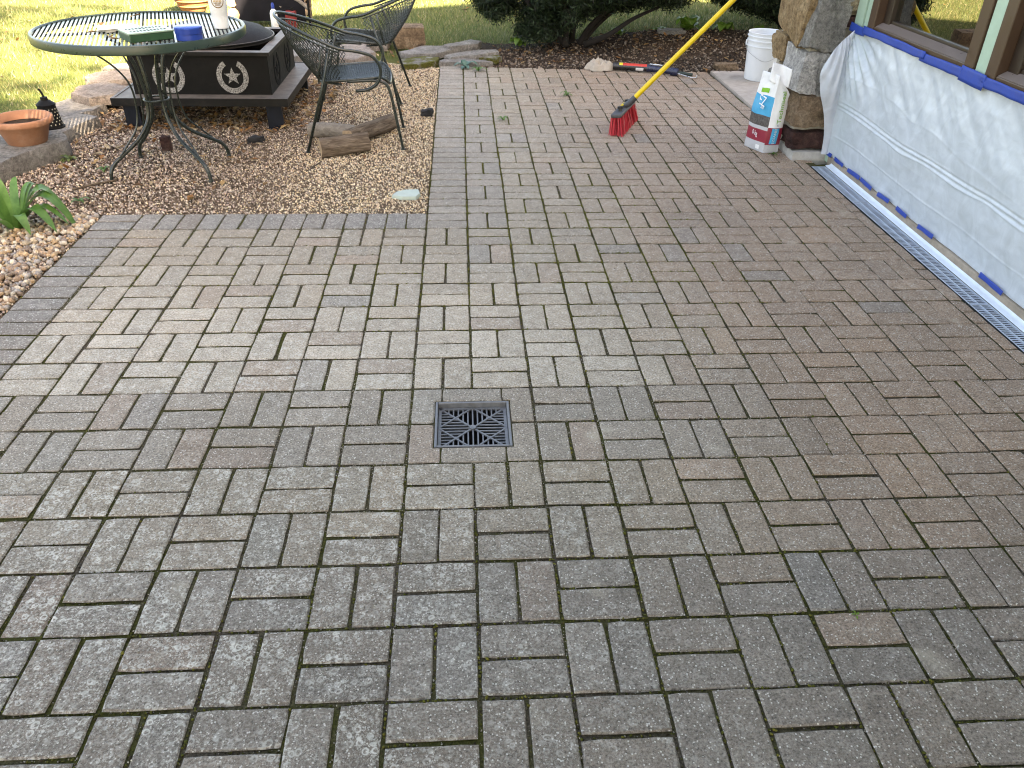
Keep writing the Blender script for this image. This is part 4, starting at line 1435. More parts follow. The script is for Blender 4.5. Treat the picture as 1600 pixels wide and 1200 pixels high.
# ---- wire chairs
def make_chair(name):
    t = empty(name)
    def T(f, k=1.0):
        q = R(86) * f
        return Vector((-0.02 - 0.41 * math.cos(q), 0.272 * math.sin(q), 0.585 + 0.16 * max(0, math.cos(q))))
    def Bt(f):
        q = R(80) * f
        return Vector((-0.02 - 0.195 * math.cos(q), 0.215 * math.sin(q), 0.385))
    def S(f, u):
        a, b_ = Bt(f), T(f)
        p = a + (b_ - a) * u
        return p + Vector((-math.cos(R(83) * f), math.sin(R(83) * f), 0)) * (0.022 * math.sin(PI * u))
    # rim flowing into the arm loops
    arm = lambda s: [Vector((0.06, s * 0.262, 0.578)), Vector((0.145, s * 0.256, 0.548)), Vector((0.185, s * 0.252, 0.480)), Vector((0.165, s * 0.248, 0.405)), Vector((0.105, s * 0.244, 0.362)), Vector((0.03, s * 0.240, 0.352))]
    path = arm(-1)[::-1] + [T(f) for f in np.linspace(-1, 1, 13)] + arm(1)
    path = spline(path, 4)
    MB().tube(path, 0.0095, 8).build("arm_rim", M_green, t, smooth=True, local=True)
    MB().tube([S(f, 0.90) for f in np.linspace(-1, 1, 30)], 0.005, 6).build("inner_rail", M_green, t, smooth=True, local=True)
    MB().tube([S(f, 0.0) for f in np.linspace(-1, 1, 24)], 0.006, 6).build("lower_rail", M_green, t, smooth=True, local=True)
    wm = MB()
    n = 40
    for s_ in (-1, 1):
        for k in range(-n // 3, n + n // 3):
            pts = []
            for j in range(13):
                u = j / 12 * 0.90
                f = -1 + 2 * (k + s_ * u * n * 0.20 + (0 if s_ > 0 else 0)) / n
                if -1 <= f <= 1:
                    pts.append(S(f, u))
            if len(pts) > 2:
                wm.tube(pts, 0.0026, 3, cap=False)
    o = wm.build("back_mesh", M_green, t, smooth=True, local=True)
    o["kind"] = "stuff"
    # seat: perforated pan with a waterfall front
    def seat_p(x, y):
        z = 0.398 + 0.028 * (x + 0.2) / 0.4 - 0.012 * (1 - (y / 0.22) ** 2)
        if x > 0.17: z -= 2.2 * (x - 0.17) ** 2 * 6
        return Vector((x, y, z))
    outline = []
    for i in range(48):
        q = 2 * PI * i / 48
        c_, s2 = math.cos(q), math.sin(q)
        x = 0.02 + 0.215 * math.copysign(abs(c_) ** 0.45, c_)
        y = 0.222 * math.copysign(abs(s2) ** 0.45, s2)
        outline.append(seat_p(x, y))
    MB().tube(outline, 0.0085, 8, closed=True).build("seat_rim", M_green, t, smooth=True, local=True)
    sm_ = MB()
    m = 21
    for s_ in (-1, 1):
        for k in range(-m, m + 1):
            o_ = k / m * 0.43
            run = []
            for j in range(41):
                x = -0.19 + 0.42 * j / 40
                y = s_ * (x - 0.02) * 0.9 + o_
                inside = abs((x - 0.02) / 0.212) ** 4.5 + abs(y / 0.219) ** 4.5 < 1
                if inside: run.append(seat_p(x, y) + Vector((0, 0, 0.0005 * s_)))
            if len(run) > 1:
                sm_.tube(run[::3] + ([run[-1]] if (len(run) - 1) % 3 else []) if len(run) > 6 else run, 0.0034, 3, cap=False)
    o = sm_.build("seat_mesh", M_green, t, smooth=True, local=True)
    o["kind"] = "stuff"
    for s_ in (-1, 1):
        fl_ = spline([(-0.02, s_ * 0.222, 0.402), (0.13, s_ * 0.224, 0.408), (0.205, s_ * 0.228, 0.392), (0.235, s_ * 0.232, 0.330), (0.265, s_ * 0.240, 0.16), (0.292, s_ * 0.246, 0.0)], 6)
        lg = MB().tube(fl_, 0.009, 8)
        lg.lathe([(0.0, 0.006), (0.016, 0.005), (0.017, 0.0), (0.0, 0.0)], (0.292, s_ * 0.246, -0.002), 10)
        lg.build("leg", M_green, t, smooth=True, local=True)
        rl = [Vector((-0.105, s_ * 0.262, 0.590)), Vector((-0.17, s_ * 0.268, 0.36)), Vector((-0.292, s_ * 0.280, 0.0))]
        lg = MB().tube(rl, 0.009, 8)
        lg.lathe([(0.0, 0.006), (0.016, 0.005), (0.017, 0.0), (0.0, 0.0)], (-0.292, s_ * 0.280, -0.002), 10)
        lg.build("leg", M_green, t, smooth=True, local=True)
        MB().tube([Vector((-0.15, s_ * 0.264, 0.600)), Vector((-0.185, s_ * 0.235, 0.41)), Vector((-0.19, s_ * 0.19, 0.388))], 0.006, 6).build("back_stay", M_green, t, smooth=True, local=True)
    return t
def copy_tree(o, parent=None):
    c = o.copy()
    COL.objects.link(c)
    c.parent = parent
    for ch_ in list(o.children):
        copy_tree(ch_, c)
    return c
ch1 = make_chair("wire_chair")
ch1.location = (-0.695, 3.155, 0)
ch1.rotation_euler = (0, 0, R(3))
tag(ch1, "green iron mesh chair standing over the logs, turned to the patio", "chair", "green wire mesh chairs")
ch2 = copy_tree(ch1)
ch2.location = (-0.74, 4.33, 0)
ch2.rotation_euler = (0, 0, R(176))
tag(ch2, "green iron mesh chair farther back, turned to the fire pit", "chair", "green wire mesh chairs")

# ---- logs
def bark_mat(name, a, b_, c_, stretch):
    m, nt, b = new_mat(name)
    p = pos_of(nt, "object")
    mp_ = nd(nt, "ShaderNodeMapping")
    mp_.inputs["Scale"].default_value = stretch
    lk(nt, p, mp_.inputs["Vector"])
    n = noise_n(nt, mp_.outputs[0], 1.0, 6, 0.7, 0.7)
    lk(nt, ramp(nt, n, [(0.3, a), (0.52, b_), (0.75, c_)]), b.inputs["Base Color"])
    b.inputs["Roughness"].default_value = 0.95
    b.inputs["Specular IOR Level"].default_value = 0.2
    bump(nt, b, n, 1.0, 0.02)
    return m
M_bark = bark_mat("rough_bark", (0.05, 0.035, 0.024), (0.18, 0.135, 0.10), (0.34, 0.27, 0.21), (10, 70, 70))
M_smooth = bark_mat("smooth_bark", (0.17, 0.145, 0.12), (0.27, 0.235, 0.20), (0.36, 0.32, 0.28), (30, 40, 40))
M_end = simple("cut_wood", (0.36, 0.25, 0.15), 0.9, 0, 0.25, 60, 0.3)
def log(name, p0, p1, r, mat, amp, seed, label, bend=0.0, taper=1.0):
    p0, p1 = Vector(p0), Vector(p1)
    d = p1 - p0
    L = d.length
    t = empty(name, tuple((p0 + p1) / 2))
    t.rotation_euler = d.to_track_quat('X', 'Z').to_euler()
    m = MB()
    nu, nv = 22, 14
    def P(a, b_):
        q = 2 * PI * a
        x = -L / 2 + L * b_
        rr_ = r * (1 + (taper - 1) * b_) * (1 + amp * noise.noise(Vector((math.cos(q) * 2.2, math.sin(q) * 2.2, x * 5 + seed))) + amp * 0.8 * noise.noise(Vector((math.cos(q) * 5, math.sin(q) * 5, x * 9 + seed))))
        x += 0.012 * amp * 4 * noise.noise(Vector((math.cos(q), math.sin(q), seed)))
        return (x, math.cos(q) * rr_, math.sin(q) * rr_ + bend * (1 - (2 * b_ - 1) ** 2))
    m.grid(P, nu, nv, closed_u=True)
    m.build("bark", mat, t, smooth=True, local=True)
    for b_ in (0, 1):
        e = MB()
        V = [P(i / nu, b_) for i in range(nu)]
        c = (sum(v[0] for v in V) / nu + (0.002 if b_ else -0.002), sum(v[1] for v in V) / nu, sum(v[2] for v in V) / nu)
        e.add([c] + V, [(0, 1 + i, 1 + (i + 1) % nu) if b_ else (0, 1 + (i + 1) % nu, 1 + i) for i in range(nu)])
        e.build("cut_end", M_end, t, local=True)
    tag(t, label, "log", "logs under the near chair")
    return t
log("log", (-0.885, 2.80, 0.048), (-0.600, 2.90, 0.050), 0.056, M_bark, 0.22, 3, "rough split log nearest the patio under the near chair")
log("log", (-1.005, 3.205, 0.040), (-0.700, 3.11, 0.045), 0.046, M_smooth, 0.05, 9, "smooth grey log lying left of the rough ones", 0.008)
log("log", (-0.735, 2.99, 0.048), (-0.490, 3.36, 0.052), 0.050, M_bark, 0.20, 15, "rough dark log lying aslant behind the front log")

# ---- edging and stepping stones
M_flag = rock_mat("grey_flagstone", (0.17, 0.155, 0.14), (0.30, 0.28, 0.255), (0.42, 0.39, 0.36), 6, 0.4)
M_pink = rock_mat("pink_flagstone", (0.22, 0.175, 0.15), (0.35, 0.29, 0.25), (0.46, 0.395, 0.345), 7, 0.35)
def moss_stone():
    m = rock_mat("mossy_flagstone", (0.16, 0.15, 0.13), (0.28, 0.26, 0.23), (0.38, 0.36, 0.32), 6, 0.4)
    nt = m.node_tree
    b = nt.nodes["Principled BSDF"]
    src = b.inputs["Base Color"].links[0].from_socket
    p = pos_of(nt)
    ms = mrange(nt, noise_n(nt, p, 9, 4, 0.65), 0.38, 0.50)
    mc = ramp(nt, noise_n(nt, p, 90, 3, 0.7), [(0.3, (0.05, 0.05, 0.008)), (0.7, (0.19, 0.18, 0.03))])
    lk(nt, mixc(nt, ms, src, mc), b.inputs["Base Color"])
    return m
M_mossy = moss_stone()
def slab(name, poly, zt, th_, mat, label, seed, group, tilt=(0, 0)):
    if cuv(poly) < 0: poly = poly[::-1]
    pts = []
    n = len(poly)
    rnd = random.Random(seed)
    for i in range(n):
        a, b_ = Vector(poly[i]), Vector(poly[(i + 1) % n])
        k = max(2, int((b_ - a).length / 0.05))
        for j in range(k):
            q = a + (b_ - a) * (j / k)
            pts.append((q.x + rnd.gauss(0, 0.006), q.y + rnd.gauss(0, 0.006)))
    cx = sum(p[0] for p in pts) / len(pts); cy = sum(p[1] for p in pts) / len(pts)
    m = MB()
    N_ = len(pts)
    rings = [(1.0, zt - th_), (1.01, zt - th_ * 0.55), (1.0, zt - 0.004), (0.988, zt), (0.6, zt), (0.25, zt)]
    for k, z in rings:
        for (x, y) in pts:
            qx, qy = cx + (x - cx) * k, cy + (y - cy) * k
            m.v.append((qx, qy, z + 0.007 * nz(qx, qy, seed, 7) + tilt[0] * (qx - cx) + tilt[1] * (qy - cy)))
    for r_ in range(len(rings) - 1):
        for i in range(N_):
            j = (i + 1) % N_
            m.face((r_ * N_ + i, r_ * N_ + j, (r_ + 1) * N_ + j, (r_ + 1) * N_ + i))
    m.face([5 * N_ + i for i in range(N_)])
    o = m.build(name, mat, smooth=True, angle=40)
    return tag(o, label, "stone", group)
ge = "edging stones along the lawn"
slab("edging_stone", [(-3.02, 2.90), (-2.70, 3.00), (-2.45, 2.94), (-2.36, 2.78), (-2.47, 2.56), (-2.56, 2.32), (-2.80, 2.25), (-3.0, 2.5)], 0.10, 0.13, M_flag, "grey edging stone under the terracotta bowl", 1, ge)
slab("edging_stone", [(-2.52, 2.96), (-2.45, 3.22), (-2.42, 3.40), (-2.54, 3.46), (-2.66, 3.30), (-2.68, 3.05)], 0.07, 0.09, M_flag, "narrow grey edging stone beside the black lantern", 2, ge)
slab("edging_stone", [(-2.86, 3.72), (-2.80, 3.90), (-2.49, 3.77), (-2.53, 3.60), (-2.58, 3.47), (-2.72, 3.38)], 0.06, 0.08, M_flag, "flat grey slab between the lantern and the pinkish stone", 3, ge)
slab("edging_stone", [(-2.74, 3.82), (-2.78, 4.04), (-2.62, 4.17), (-2.41, 4.03), (-2.44, 3.80), (-2.57, 3.68)], 0.115, 0.065, M_pink, "pale pinkish stone beside the fire pit's shelf corner", 4, ge)
slab("edging_stone", [(-2.83, 4.29), (-2.80, 4.46), (-2.58, 4.55), (-2.36, 4.42), (-2.40, 4.25), (-2.75, 4.13)], 0.12, 0.12, M_pink, "pinkish edging stone behind the fire pit's left corner", 5, ge)
slab("edging_stone", [(-2.82, 4.60), (-2.81, 4.78), (-2.55, 4.88), (-2.35, 4.75), (-2.5, 4.6)], 0.11, 0.12, M_flag, "farthest edging stone behind the fire pit", 6, ge)
gs = "flagstones behind the gravel bed"
slab("flagstone", [(-0.2, 5.86), (0.08, 6.15), (0.17, 6.10), (0.14, 5.93), (-0.12, 5.79)], 0.075, 0.07, M_flag, "pale narrow flagstone at the lawn's edge, highest of the pile", 11, gs)
slab("flagstone", [(-0.59, 5.66), (-0.38, 5.95), (-0.08, 5.98), (0.05, 5.93), (-0.14, 5.73), (-0.25, 5.61), (-0.48, 5.58)], 0.05, 0.05, M_flag, "broad pale flagstone behind the mossy one", 12, gs)
slab("flagstone", [(-0.56, 5.41), (-0.34, 5.58), (-0.22, 5.52), (-0.24, 5.34), (-0.38, 5.22), (-0.53, 5.19)], 0.035, 0.05, M_mossy, "yellow-green mossy flagstone at the gravel's far end", 13, gs)
slab("flagstone", [(-0.21, 5.335), (-0.19, 5.42), (-0.02, 5.50), (0.07, 5.45), (0.26, 5.36), (0.23, 5.33), (0.0, 5.325)], 0.035, 0.05, M_flag, "grey flagstone edging the patio's far left corner", 14, gs)
slab("flagstone", [(-0.17, 5.50), (0.1, 5.74), (0.31, 5.79), (0.33, 5.67), (0.14, 5.53), (-0.10, 5.44)], 0.055, 0.05, M_flag, "long grey flagstone in the middle of the pile", 15, gs)
slab("flagstone", [(0.14, 5.44), (0.30, 5.56), (0.36, 5.50), (0.30, 5.40)], 0.05, 0.05, M_mossy, "small moss-capped flagstone beside the dark soil", 16, gs)
o = rock("stone_block", (-0.52, 6.22, 0.085), (0.30, 0.26, 0.20), 71, M_br, rot=(0, 0, 0.15), amp=0.05)
tag(o, "squared brown stone block on the grass behind the far chair", "stone")
slab("flagstone", [(-1.25, 5.25), (-1.17, 5.75), (-0.92, 5.85), (-0.78, 5.45), (-0.92, 5.12)], 0.09, 0.09, M_pink, "pinkish flat stone seen between the two chairs", 18, gs)
slab("flagstone", [(-1.75, 5.45), (-1.6, 6.05), (-1.2, 6.15), (-1.22, 5.62), (-1.45, 5.35)], 0.07, 0.08, M_flag, "grey flat stone behind the fire pit's right corner", 19, gs)
slab("flagstone", [(-1.05, 6.0), (-0.95, 6.35), (-0.7, 6.3), (-0.72, 6.0)], 0.12, 0.13, M_pink, "upright pinkish stone behind the pinkish flat one", 20, gs)
gw = MB()
gq = [(-0.405, 2.075), (-0.385, 2.125), (-0.335, 2.160), (-0.262, 2.165), (-0.250, 2.10), (-0.272, 2.045), (-0.35, 2.045)]
gw.prism(gq[::-1] if cuv(gq) < 0 else gq, -0.008, 0.012, 0.06)
gw = gw.build("stone_wedge", simple("pale_green_slate", (0.36, 0.42, 0.37), 0.55, 0, 0.1, 30, 0.15))
tag(gw, "flat pale green stone wedge on the gravel near the patio", "stone")

# ---- bowl, lantern
pb = empty("flower_pot", (-2.563, 2.735, 0.098))
pb.scale = (1.06, 1.06, 1.0)
tag(pb, "wide terracotta bowl planter on the grey edging stone", "planter")
M_terra = simple("terracotta", (0.33, 0.155, 0.09), 0.8, 0, 0.12, 18, 0.25, 0.3, 120, (0.50, 0.33, 0.24, 0.4))
MB().lathe([(0.095, 0.0), (0.100, 0.004), (0.133, 0.105), (0.137, 0.108), (0.152, 0.110), (0.157, 0.118), (0.157, 0.138), (0.151, 0.145), (0.141, 0.145), (0.133, 0.135), (0.125, 0.10)], (0, 0, 0), 48, cap0=True).build("bowl", M_terra, pb, smooth=True, local=True, angle=50)
MB().lathe([(0.0, 0.106), (0.06, 0.103), (0.126, 0.098)], (0, 0, 0), 32).build("soil", soil_mat("pot_soil", (0.015, 0.011, 0.008), (0.04, 0.028, 0.02), (0.09, 0.065, 0.045)), pb, smooth=True, local=True)
ln = empty("garden_lantern", (-2.600, 3.14, 0.068))
tag(ln, "black perforated metal lantern behind the terracotta bowl", "lantern")
MB().lathe([(0.075, 0.0), (0.075, 0.010), (0.068, 0.012), (0.052, 0.135), (0.056, 0.138), (0.056, 0.144), (0.030, 0.166), (0.022, 0.168), (0.020, 0.186), (0.0, 0.188)], (0, 0, 0), 28, cap0=True).build("body", M_black, ln, smooth=True, local=True, angle=35)
pf = MB()
for r_ in range(6):
    z = 0.028 + r_ * 0.018
    rr_ = 0.068 - (z - 0.012) * 0.13 + 0.0008
    for k in range(16):
        q = 2 * PI * (k + 0.5 * (r_ % 2)) / 16
        c = Vector((rr_ * math.cos(q), rr_ * math.sin(q), z))
        pf.box(c, (0.0012, 0.006, 0.007), Matrix.Rotation(q, 3, 'Z'))
pf.build("perforations", simple("lit_hole", (0.35, 0.34, 0.28), 0.6), ln, local=True)
MB().tube([(0, 0, 0.185), (-0.004, 0, 0.21), (-0.016, 0, 0.235)], 0.006, 6).build("wick", M_black, ln, local=True)

# ---- strap-leaved plant at the left edge
def blade_leaf(base, direction, length, width, arch, seed, fold=0.25, droop=1.0):
    d = Vector((math.cos(direction), math.sin(direction), 0))
    s_ = Vector((-d.y, d.x, 0))
    n = 10
    V, F = [], []
    for i in range(n + 1):
        t = i / n
        p = Vector(base) + d * (length * (t ** 1.15)) + Vector((0, 0, arch * math.sin(min(PI, t * PI * 0.62 * (0.6 + droop * 0.6)))))
        if t > 0.6: p.z -= droop * arch * 1.1 * (t - 0.6) ** 1.5 * 2
        w = width * (0.22 + 0.9 * math.sin(PI * min(1, t * 0.97) ** 0.9) ** 0.9) * (1 if t < 0.97 else 0.15)
        for k, f in ((-1, 1), (0, 0), (1, 1)):
            V.append(tuple(p + s_ * (w * k) + Vector((0, 0, fold * w * f))))
    for i in range(n):
        for k in (0, 1):
            F.append((3 * i + k, 3 * i + k + 1, 3 * i + 4 + k, 3 * i + 3 + k))
    return V, F
def leaf_mat(name, a, b_, transl=0.3):
    m, nt, b = new_mat(name)
    p = pos_of(nt, "object")
    n = noise_n(nt, p, 22, 3)
    c = ramp(nt, n, [(0.3, a), (0.7, b_)])
    lk(nt, c, b.inputs["Base Color"])
    b.inputs["Roughness"].default_value = 0.42
    t = nd(nt, "ShaderNodeBsdfTranslucent")
    lk(nt, c, t.inputs[0])
    mx = nd(nt, "ShaderNodeMixShader"); mx.inputs[0].default_value = transl
    out = nt.nodes["Material Output"]
    lk(nt, b.outputs[0], mx.inputs[1]); lk(nt, t.outputs[0], mx.inputs[2]); lk(nt, mx.outputs[0], out.inputs[0])
    return m
M_leaf = leaf_mat("plant_leaf", (0.05, 0.14, 0.025), (0.13, 0.27, 0.06))
hp = empty("leafy_plant", (-2.185, 1.665, -0.01))
hp.scale = (1.22, 1.22, 1.12)
tag(hp, "green strap-leaved plant growing in the pebbles at the left edge", "plant")
spec = [(0.3, 0.17, 0.022, 0.15, 0.9), (0.10, 0.22, 0.034, 0.150, 1.3), (0.42, 0.20, 0.032, 0.165, 1.2), (0.9, 0.15, 0.022, 0.18, 0.8), (-0.35, 0.18, 0.026, 0.12, 1.0), (-0.1, 0.20, 0.020, 0.115, 0.9), (1.5, 0.08, 0.016, 0.22, 0.1), (2.2, 0.09, 0.018, 0.23, 0.1), (1.0, 0.10, 0.014, 0.20, 0.2), (3.0, 0.16, 0.022, 0.18, 0.7), (-0.8, 0.14, 0.020, 0.10, 0.9), (-1.6, 0.16, 0.018, 0.09, 0.9), (-2.4, 0.20, 0.022, 0.13, 0.9), (3.7, 0.20, 0.020, 0.15, 0.8), (0.7, 0.13, 0.014, 0.17, 0.5), (2.6, 0.06, 0.014, 0.21, 0.0)]
for i, (a_, L, w_, ar, dr) in enumerate(spec):
    V, F = blade_leaf((0.02 * math.cos(a_), 0.02 * math.sin(a_), 0), a_, L, w_, ar, i, droop=dr)
    MB().add(V, F).build("leaf", M_leaf, hp, smooth=True, local=True)

# ================================================================== PATIO CLUTTER
# ---- push broom leaning on the pillar
M_yel = simple("yellow_handle", (0.72, 0.50, 0.012), 0.35, 0, 0.06, 20, 0.04)
M_grip = simple("dark_grey_plastic", (0.055, 0.055, 0.06), 0.5, 0, 0.2, 50, 0.1)
M_red = None
def bristle_mat():
    m, nt, b = new_mat("red_bristle")
    c, _ = attr_col(nt)
    lk(nt, c, b.inputs["Base Color"])
    b.inputs["Roughness"].default_value = 0.45
    return m
br = empty("push_broom", (1.07, 3.43, 0))
tag(br, "push broom with yellow handle and red bristles on the patio", "broom")
h0, h1 = Vector((1.150, 3.395, 0.205)), Vector((1.985, 3.345, 1.115))
hd = (h1 - h0).normalized()
ax = Vector((0.40, 0.915, 0)).normalized()               # along the head
bc = Vector((1.085, 3.425, 0.125))
nrm = Vector((-0.10, 0.04, 1.0))
nrm = (nrm - ax * nrm.dot(ax)).normalized()                # the head's own up
sd = ax.cross(nrm)
MB().tube([h0 - hd * 0.01, h1], 0.0165, 14).build("handle", M_yel, br, smooth=True, angle=50)
MB().tube([bc + nrm * 0.012, h0 - hd * 0.05, h0 + hd * 0.005], [0.021, 0.021, 0.0205], 12).build("socket", M_grip, br, smooth=True, angle=50)
Mr = Matrix((ax, sd, nrm)).transposed()
blk = MB().box(bc, (0.43, 0.070, 0.026), Mr, bev=0.008)
blk.build("block", M_grip, br, smooth=True, angle=40)
st = MB().box(bc + nrm * 0.030 - ax * 0.02, (0.11, 0.016, 0.008), Mr, bev=0.003)
st.build("yellow_clip", M_yel, br)
for s_ in (-0.12, 0.08):
    q = bc + ax * s_ + sd * 0.008
    MB().tube([q + nrm * 0.010, q + nrm * 0.030, q + nrm * 0.031, q + nrm * 0.042], [0.013, 0.011, 0.019, 0.019], 12).build("knob", simple("black_knob", (0.015, 0.015, 0.016), 0.4), br, smooth=True, angle=40)
V, F, CC = [], [], []
for i in range(34):
    for j in range(5):
        u = -0.205 + 0.41 * i / 33
        v = (-0.028 + 0.056 * j / 4)
        for k in range(5):
            top = bc + ax * (u + random.gauss(0, 0.003)) + sd * (v + random.gauss(0, 0.003)) - nrm * 0.010
            fl_ = Vector((0, 0, 0)) + ax * (u * 0.16 + random.gauss(0, 0.006)) + sd * (v * 0.55 + random.gauss(0, 0.006))
            tip = top - nrm * 0.125 + fl_
            tt = (top.z - 0.003) / max(1e-3, top.z - tip.z)
            tip = top + (tip - top) * min(tt, 1.15)
            a_ = random.uniform(0, 2 * PI)
            w_ = Vector((math.cos(a_), math.sin(a_), 0)) * 0.0022
            n0 = len(V)
            V += [tuple(top - w_), tuple(top + w_), tuple(tip + w_), tuple(tip - w_)]
            F.append((n0, n0 + 1, n0 + 2, n0 + 3))
            kk = random.uniform(0.7, 1.2)
            CC += [0.50 * kk, 0.020 * kk, 0.035 * kk, 1] * 4
V = [(v[0] - 1.07, v[1] - 3.43, v[2]) for v in V]
o = np_mesh("bristles", np.array(V), np.array(F), bristle_mat(), np.array(CC).reshape(-1, 4), br)
o["kind"] = "stuff"

# ---- bucket
bk = empty("bucket", (2.515, 4.85, 0.012))
tag(bk, "white plastic bucket with wire bail on the concrete pad", "bucket")
M_bk = simple("white_plastic", (0.74, 0.76, 0.78), 0.42, 0, 0.03, 12, 0.02, 0.45)
pf_ = [(0.120, 0.0), (0.128, 0.003), (0.131, 0.012), (0.1435, 0.262), (0.151, 0.264), (0.152, 0.272), (0.1455, 0.276), (0.1465, 0.304), (0.154, 0.306), (0.155, 0.314), (0.148, 0.318), (0.149, 0.338), (0.156, 0.340), (0.157, 0.347), (0.150, 0.350), (0.151, 0.366), (0.154, 0.372), (0.151, 0.375), (0.147, 0.372), (0.126, 0.02), (0.0, 0.016)]
MB().lathe(pf_, (0, 0, 0), 56, cap0=True).build("body", M_bk, bk, smooth=True, local=True, angle=40)
ha = math.atan2(CAM_C.y - 4.85, CAM_C.x - 2.515)
e0, e1 = ha - PI / 2 + 0.1, ha + PI / 2 + 0.1
def bkp(q, r_, z): return Vector((r_ * math.cos(q), r_ * math.sin(q), z))
for e in (e0, e1):
    MB().box(bkp(e, 0.156, 0.285), (0.012, 0.030, 0.040), Matrix.Rotation(e, 3, 'Z'), bev=0.003).build("ear", M_bk, bk, local=True)
bail = spline([bkp(e0, 0.164, 0.285), bkp(e0 + 0.5, 0.163, 0.235), bkp(e0 + 1.2, 0.160, 0.185), bkp(ha + 0.1, 0.158, 0.168), bkp(e1 - 1.2, 0.160, 0.185), bkp(e1 - 0.5, 0.163, 0.235), bkp(e1, 0.164, 0.285)], 6)
hb = MB().tube(bail, 0.0022, 6).build("bail", simple("bail_wire", (0.45, 0.46, 0.48), 0.35, 0.8), bk, smooth=True, local=True)

# ---- sand bag with print
bag = empty("sand_bag", (1.93, 2.96, 0))
tag(bag, "half-folded white, blue and red sand bag beside the pillar", "bag")
C0 = Vector((1.888, 2.838))                      # nearest upright edge
EU = Vector((-0.40, 0.917)).normalized()       # along the broad face, away from the camera
EV = Vector((0.995, 0.10)).normalized()        # along the narrow side, to the pillar
BW, BD, BH = 0.175, 0.100, 0.47
def bag_s(a, z):
    """outline of the bag at height z, a in 0..4 round the four faces"""
    t = z / BH
    k = 1 - 0.06 * t - 0.90 * float(sstep(0.74, 1.0, t))
    bulge = 0.016 * math.sin(PI * min(1, t * 1.05 + 0.06))
    leanx = Vector((0.020, 0.012)) * t
    wU = BW * (1 - 0.16 * float(sstep(0.5, 1, t)))
    cor = [C0, C0 + EU * wU, C0 + EU * wU + EV * BD * k, C0 + EV * BD * k]
    i = int(a) % 4
    f = a - int(a)
    p = cor[i] + (cor[(i + 1) % 4] - cor[i]) * f
    n_ = [-EV, EU, EV, -EU][i]
    p = p + n_ * bulge * math.sin(PI * f) + n_ * 0.004 * nz(a * 3, z * 14, 2) + leanx
    if i in (0,): pass
    return Vector((p.x, p.y, z + 0.012 * nz(a, 0, 5, 2) * t))
def bagcol(name, col, rough=0.35, var=0.06):
    return simple(name, col, rough, 0, var, 25, 0.25, 0.5, 60)
BM = [bagcol("bag_white", (0.74, 0.75, 0.76)), bagcol("bag_blue", (0.02, 0.34, 0.58)), simple("bag_sand_print", (0.075, 0.068, 0.064), 0.45, 0, 0.75, 90), bagcol("bag_red", (0.27, 0.025, 0.045)), bagcol("bag_silver", (0.44, 0.45, 0.47), 0.3)]
bgm = MB()
NA, NZ = 48, 44
for j in range(NZ + 1):
    for i in range(NA):
        a = 4 * i / NA
        z = BH * j / NZ
        p = bag_s(a, z)
        if j == 0:
            p.z = 0.004
        bgm.v.append(tuple(p))
for j in range(NZ):
    zc = (j + 0.5) / NZ * BH
    for i in range(NA):
        a = 4 * (i + 0.5) / NA
        bgm.cur = 0
        if a < 1:                                       # broad face
            if zc < 0.062: bgm.cur = 4
            elif zc < 0.135: bgm.cur = 3
            elif zc < 0.165: bgm.cur = 4
            elif zc < 0.225: bgm.cur = 2
            elif zc < 0.345: bgm.cur = 1
        elif a < 3: 
            if zc < 0.062: bgm.cur = 4
        else:                                           # narrow side towards the camera
            if zc < 0.055: bgm.cur = 4
            elif zc < 0.160: bgm.cur = 3
        i2 = (i + 1) % NA
        bgm.face((j * NA + i, j * NA + i2, (j + 1) * NA + i2, (j + 1) * NA + i))
bgm.cur = 4
bgm.face([i for i in range(NA)][::-1])
bgm.cur = 0
bgm.face([NZ * NA + i for i in range(NA)])
bgm.build("sack", BM, bag, smooth=True, angle=50)
# rolled-over top flap
ft0 = bag_s(3.5, BH * 0.93)
fp = MB()
FB = bag_s(0.5, BH) + Vector((0.018, -0.045, -0.050))
FA, FC = Vector((0.110, -0.050, -0.030)), Vector((0.020, 0.020, 0.105))
def flap(a, b_):
    return FB + FA * (a - 0.35) + FC * b_ + Vector((-0.006, -0.009, 0)) * math.sin(a * 6.0 + b_ * 2.5)
fp.grid(flap, 14, 10)
fo = fp.build("folded_top", BM[0], bag, smooth=True)
md = fo.modifiers.new("layers", 'SOLIDIFY'); md.thickness = 0.005
def quad_on(i0, a0, a1, z0, z1, name, mat, d=0.0025, parent=bag, n=6):
    m = MB()
    nn = [-EV, EU, EV, -EU][i0]
    m.grid(lambda a, b_: bag_s(i0 + a0 + (a1 - a0) * a, z0 + (z1 - z0) * b_) + Vector((nn.x, nn.y, 0)) * d, n, n)
    return m.build(name, mat, parent)
quad_on(3, 0.32, 0.78, 0.060, 0.158, "side_label", BM[1], 0.002)
quad_on(0, 0.20, 0.36, 0.018, 0.044, "white_patch", BM[0], 0.002)
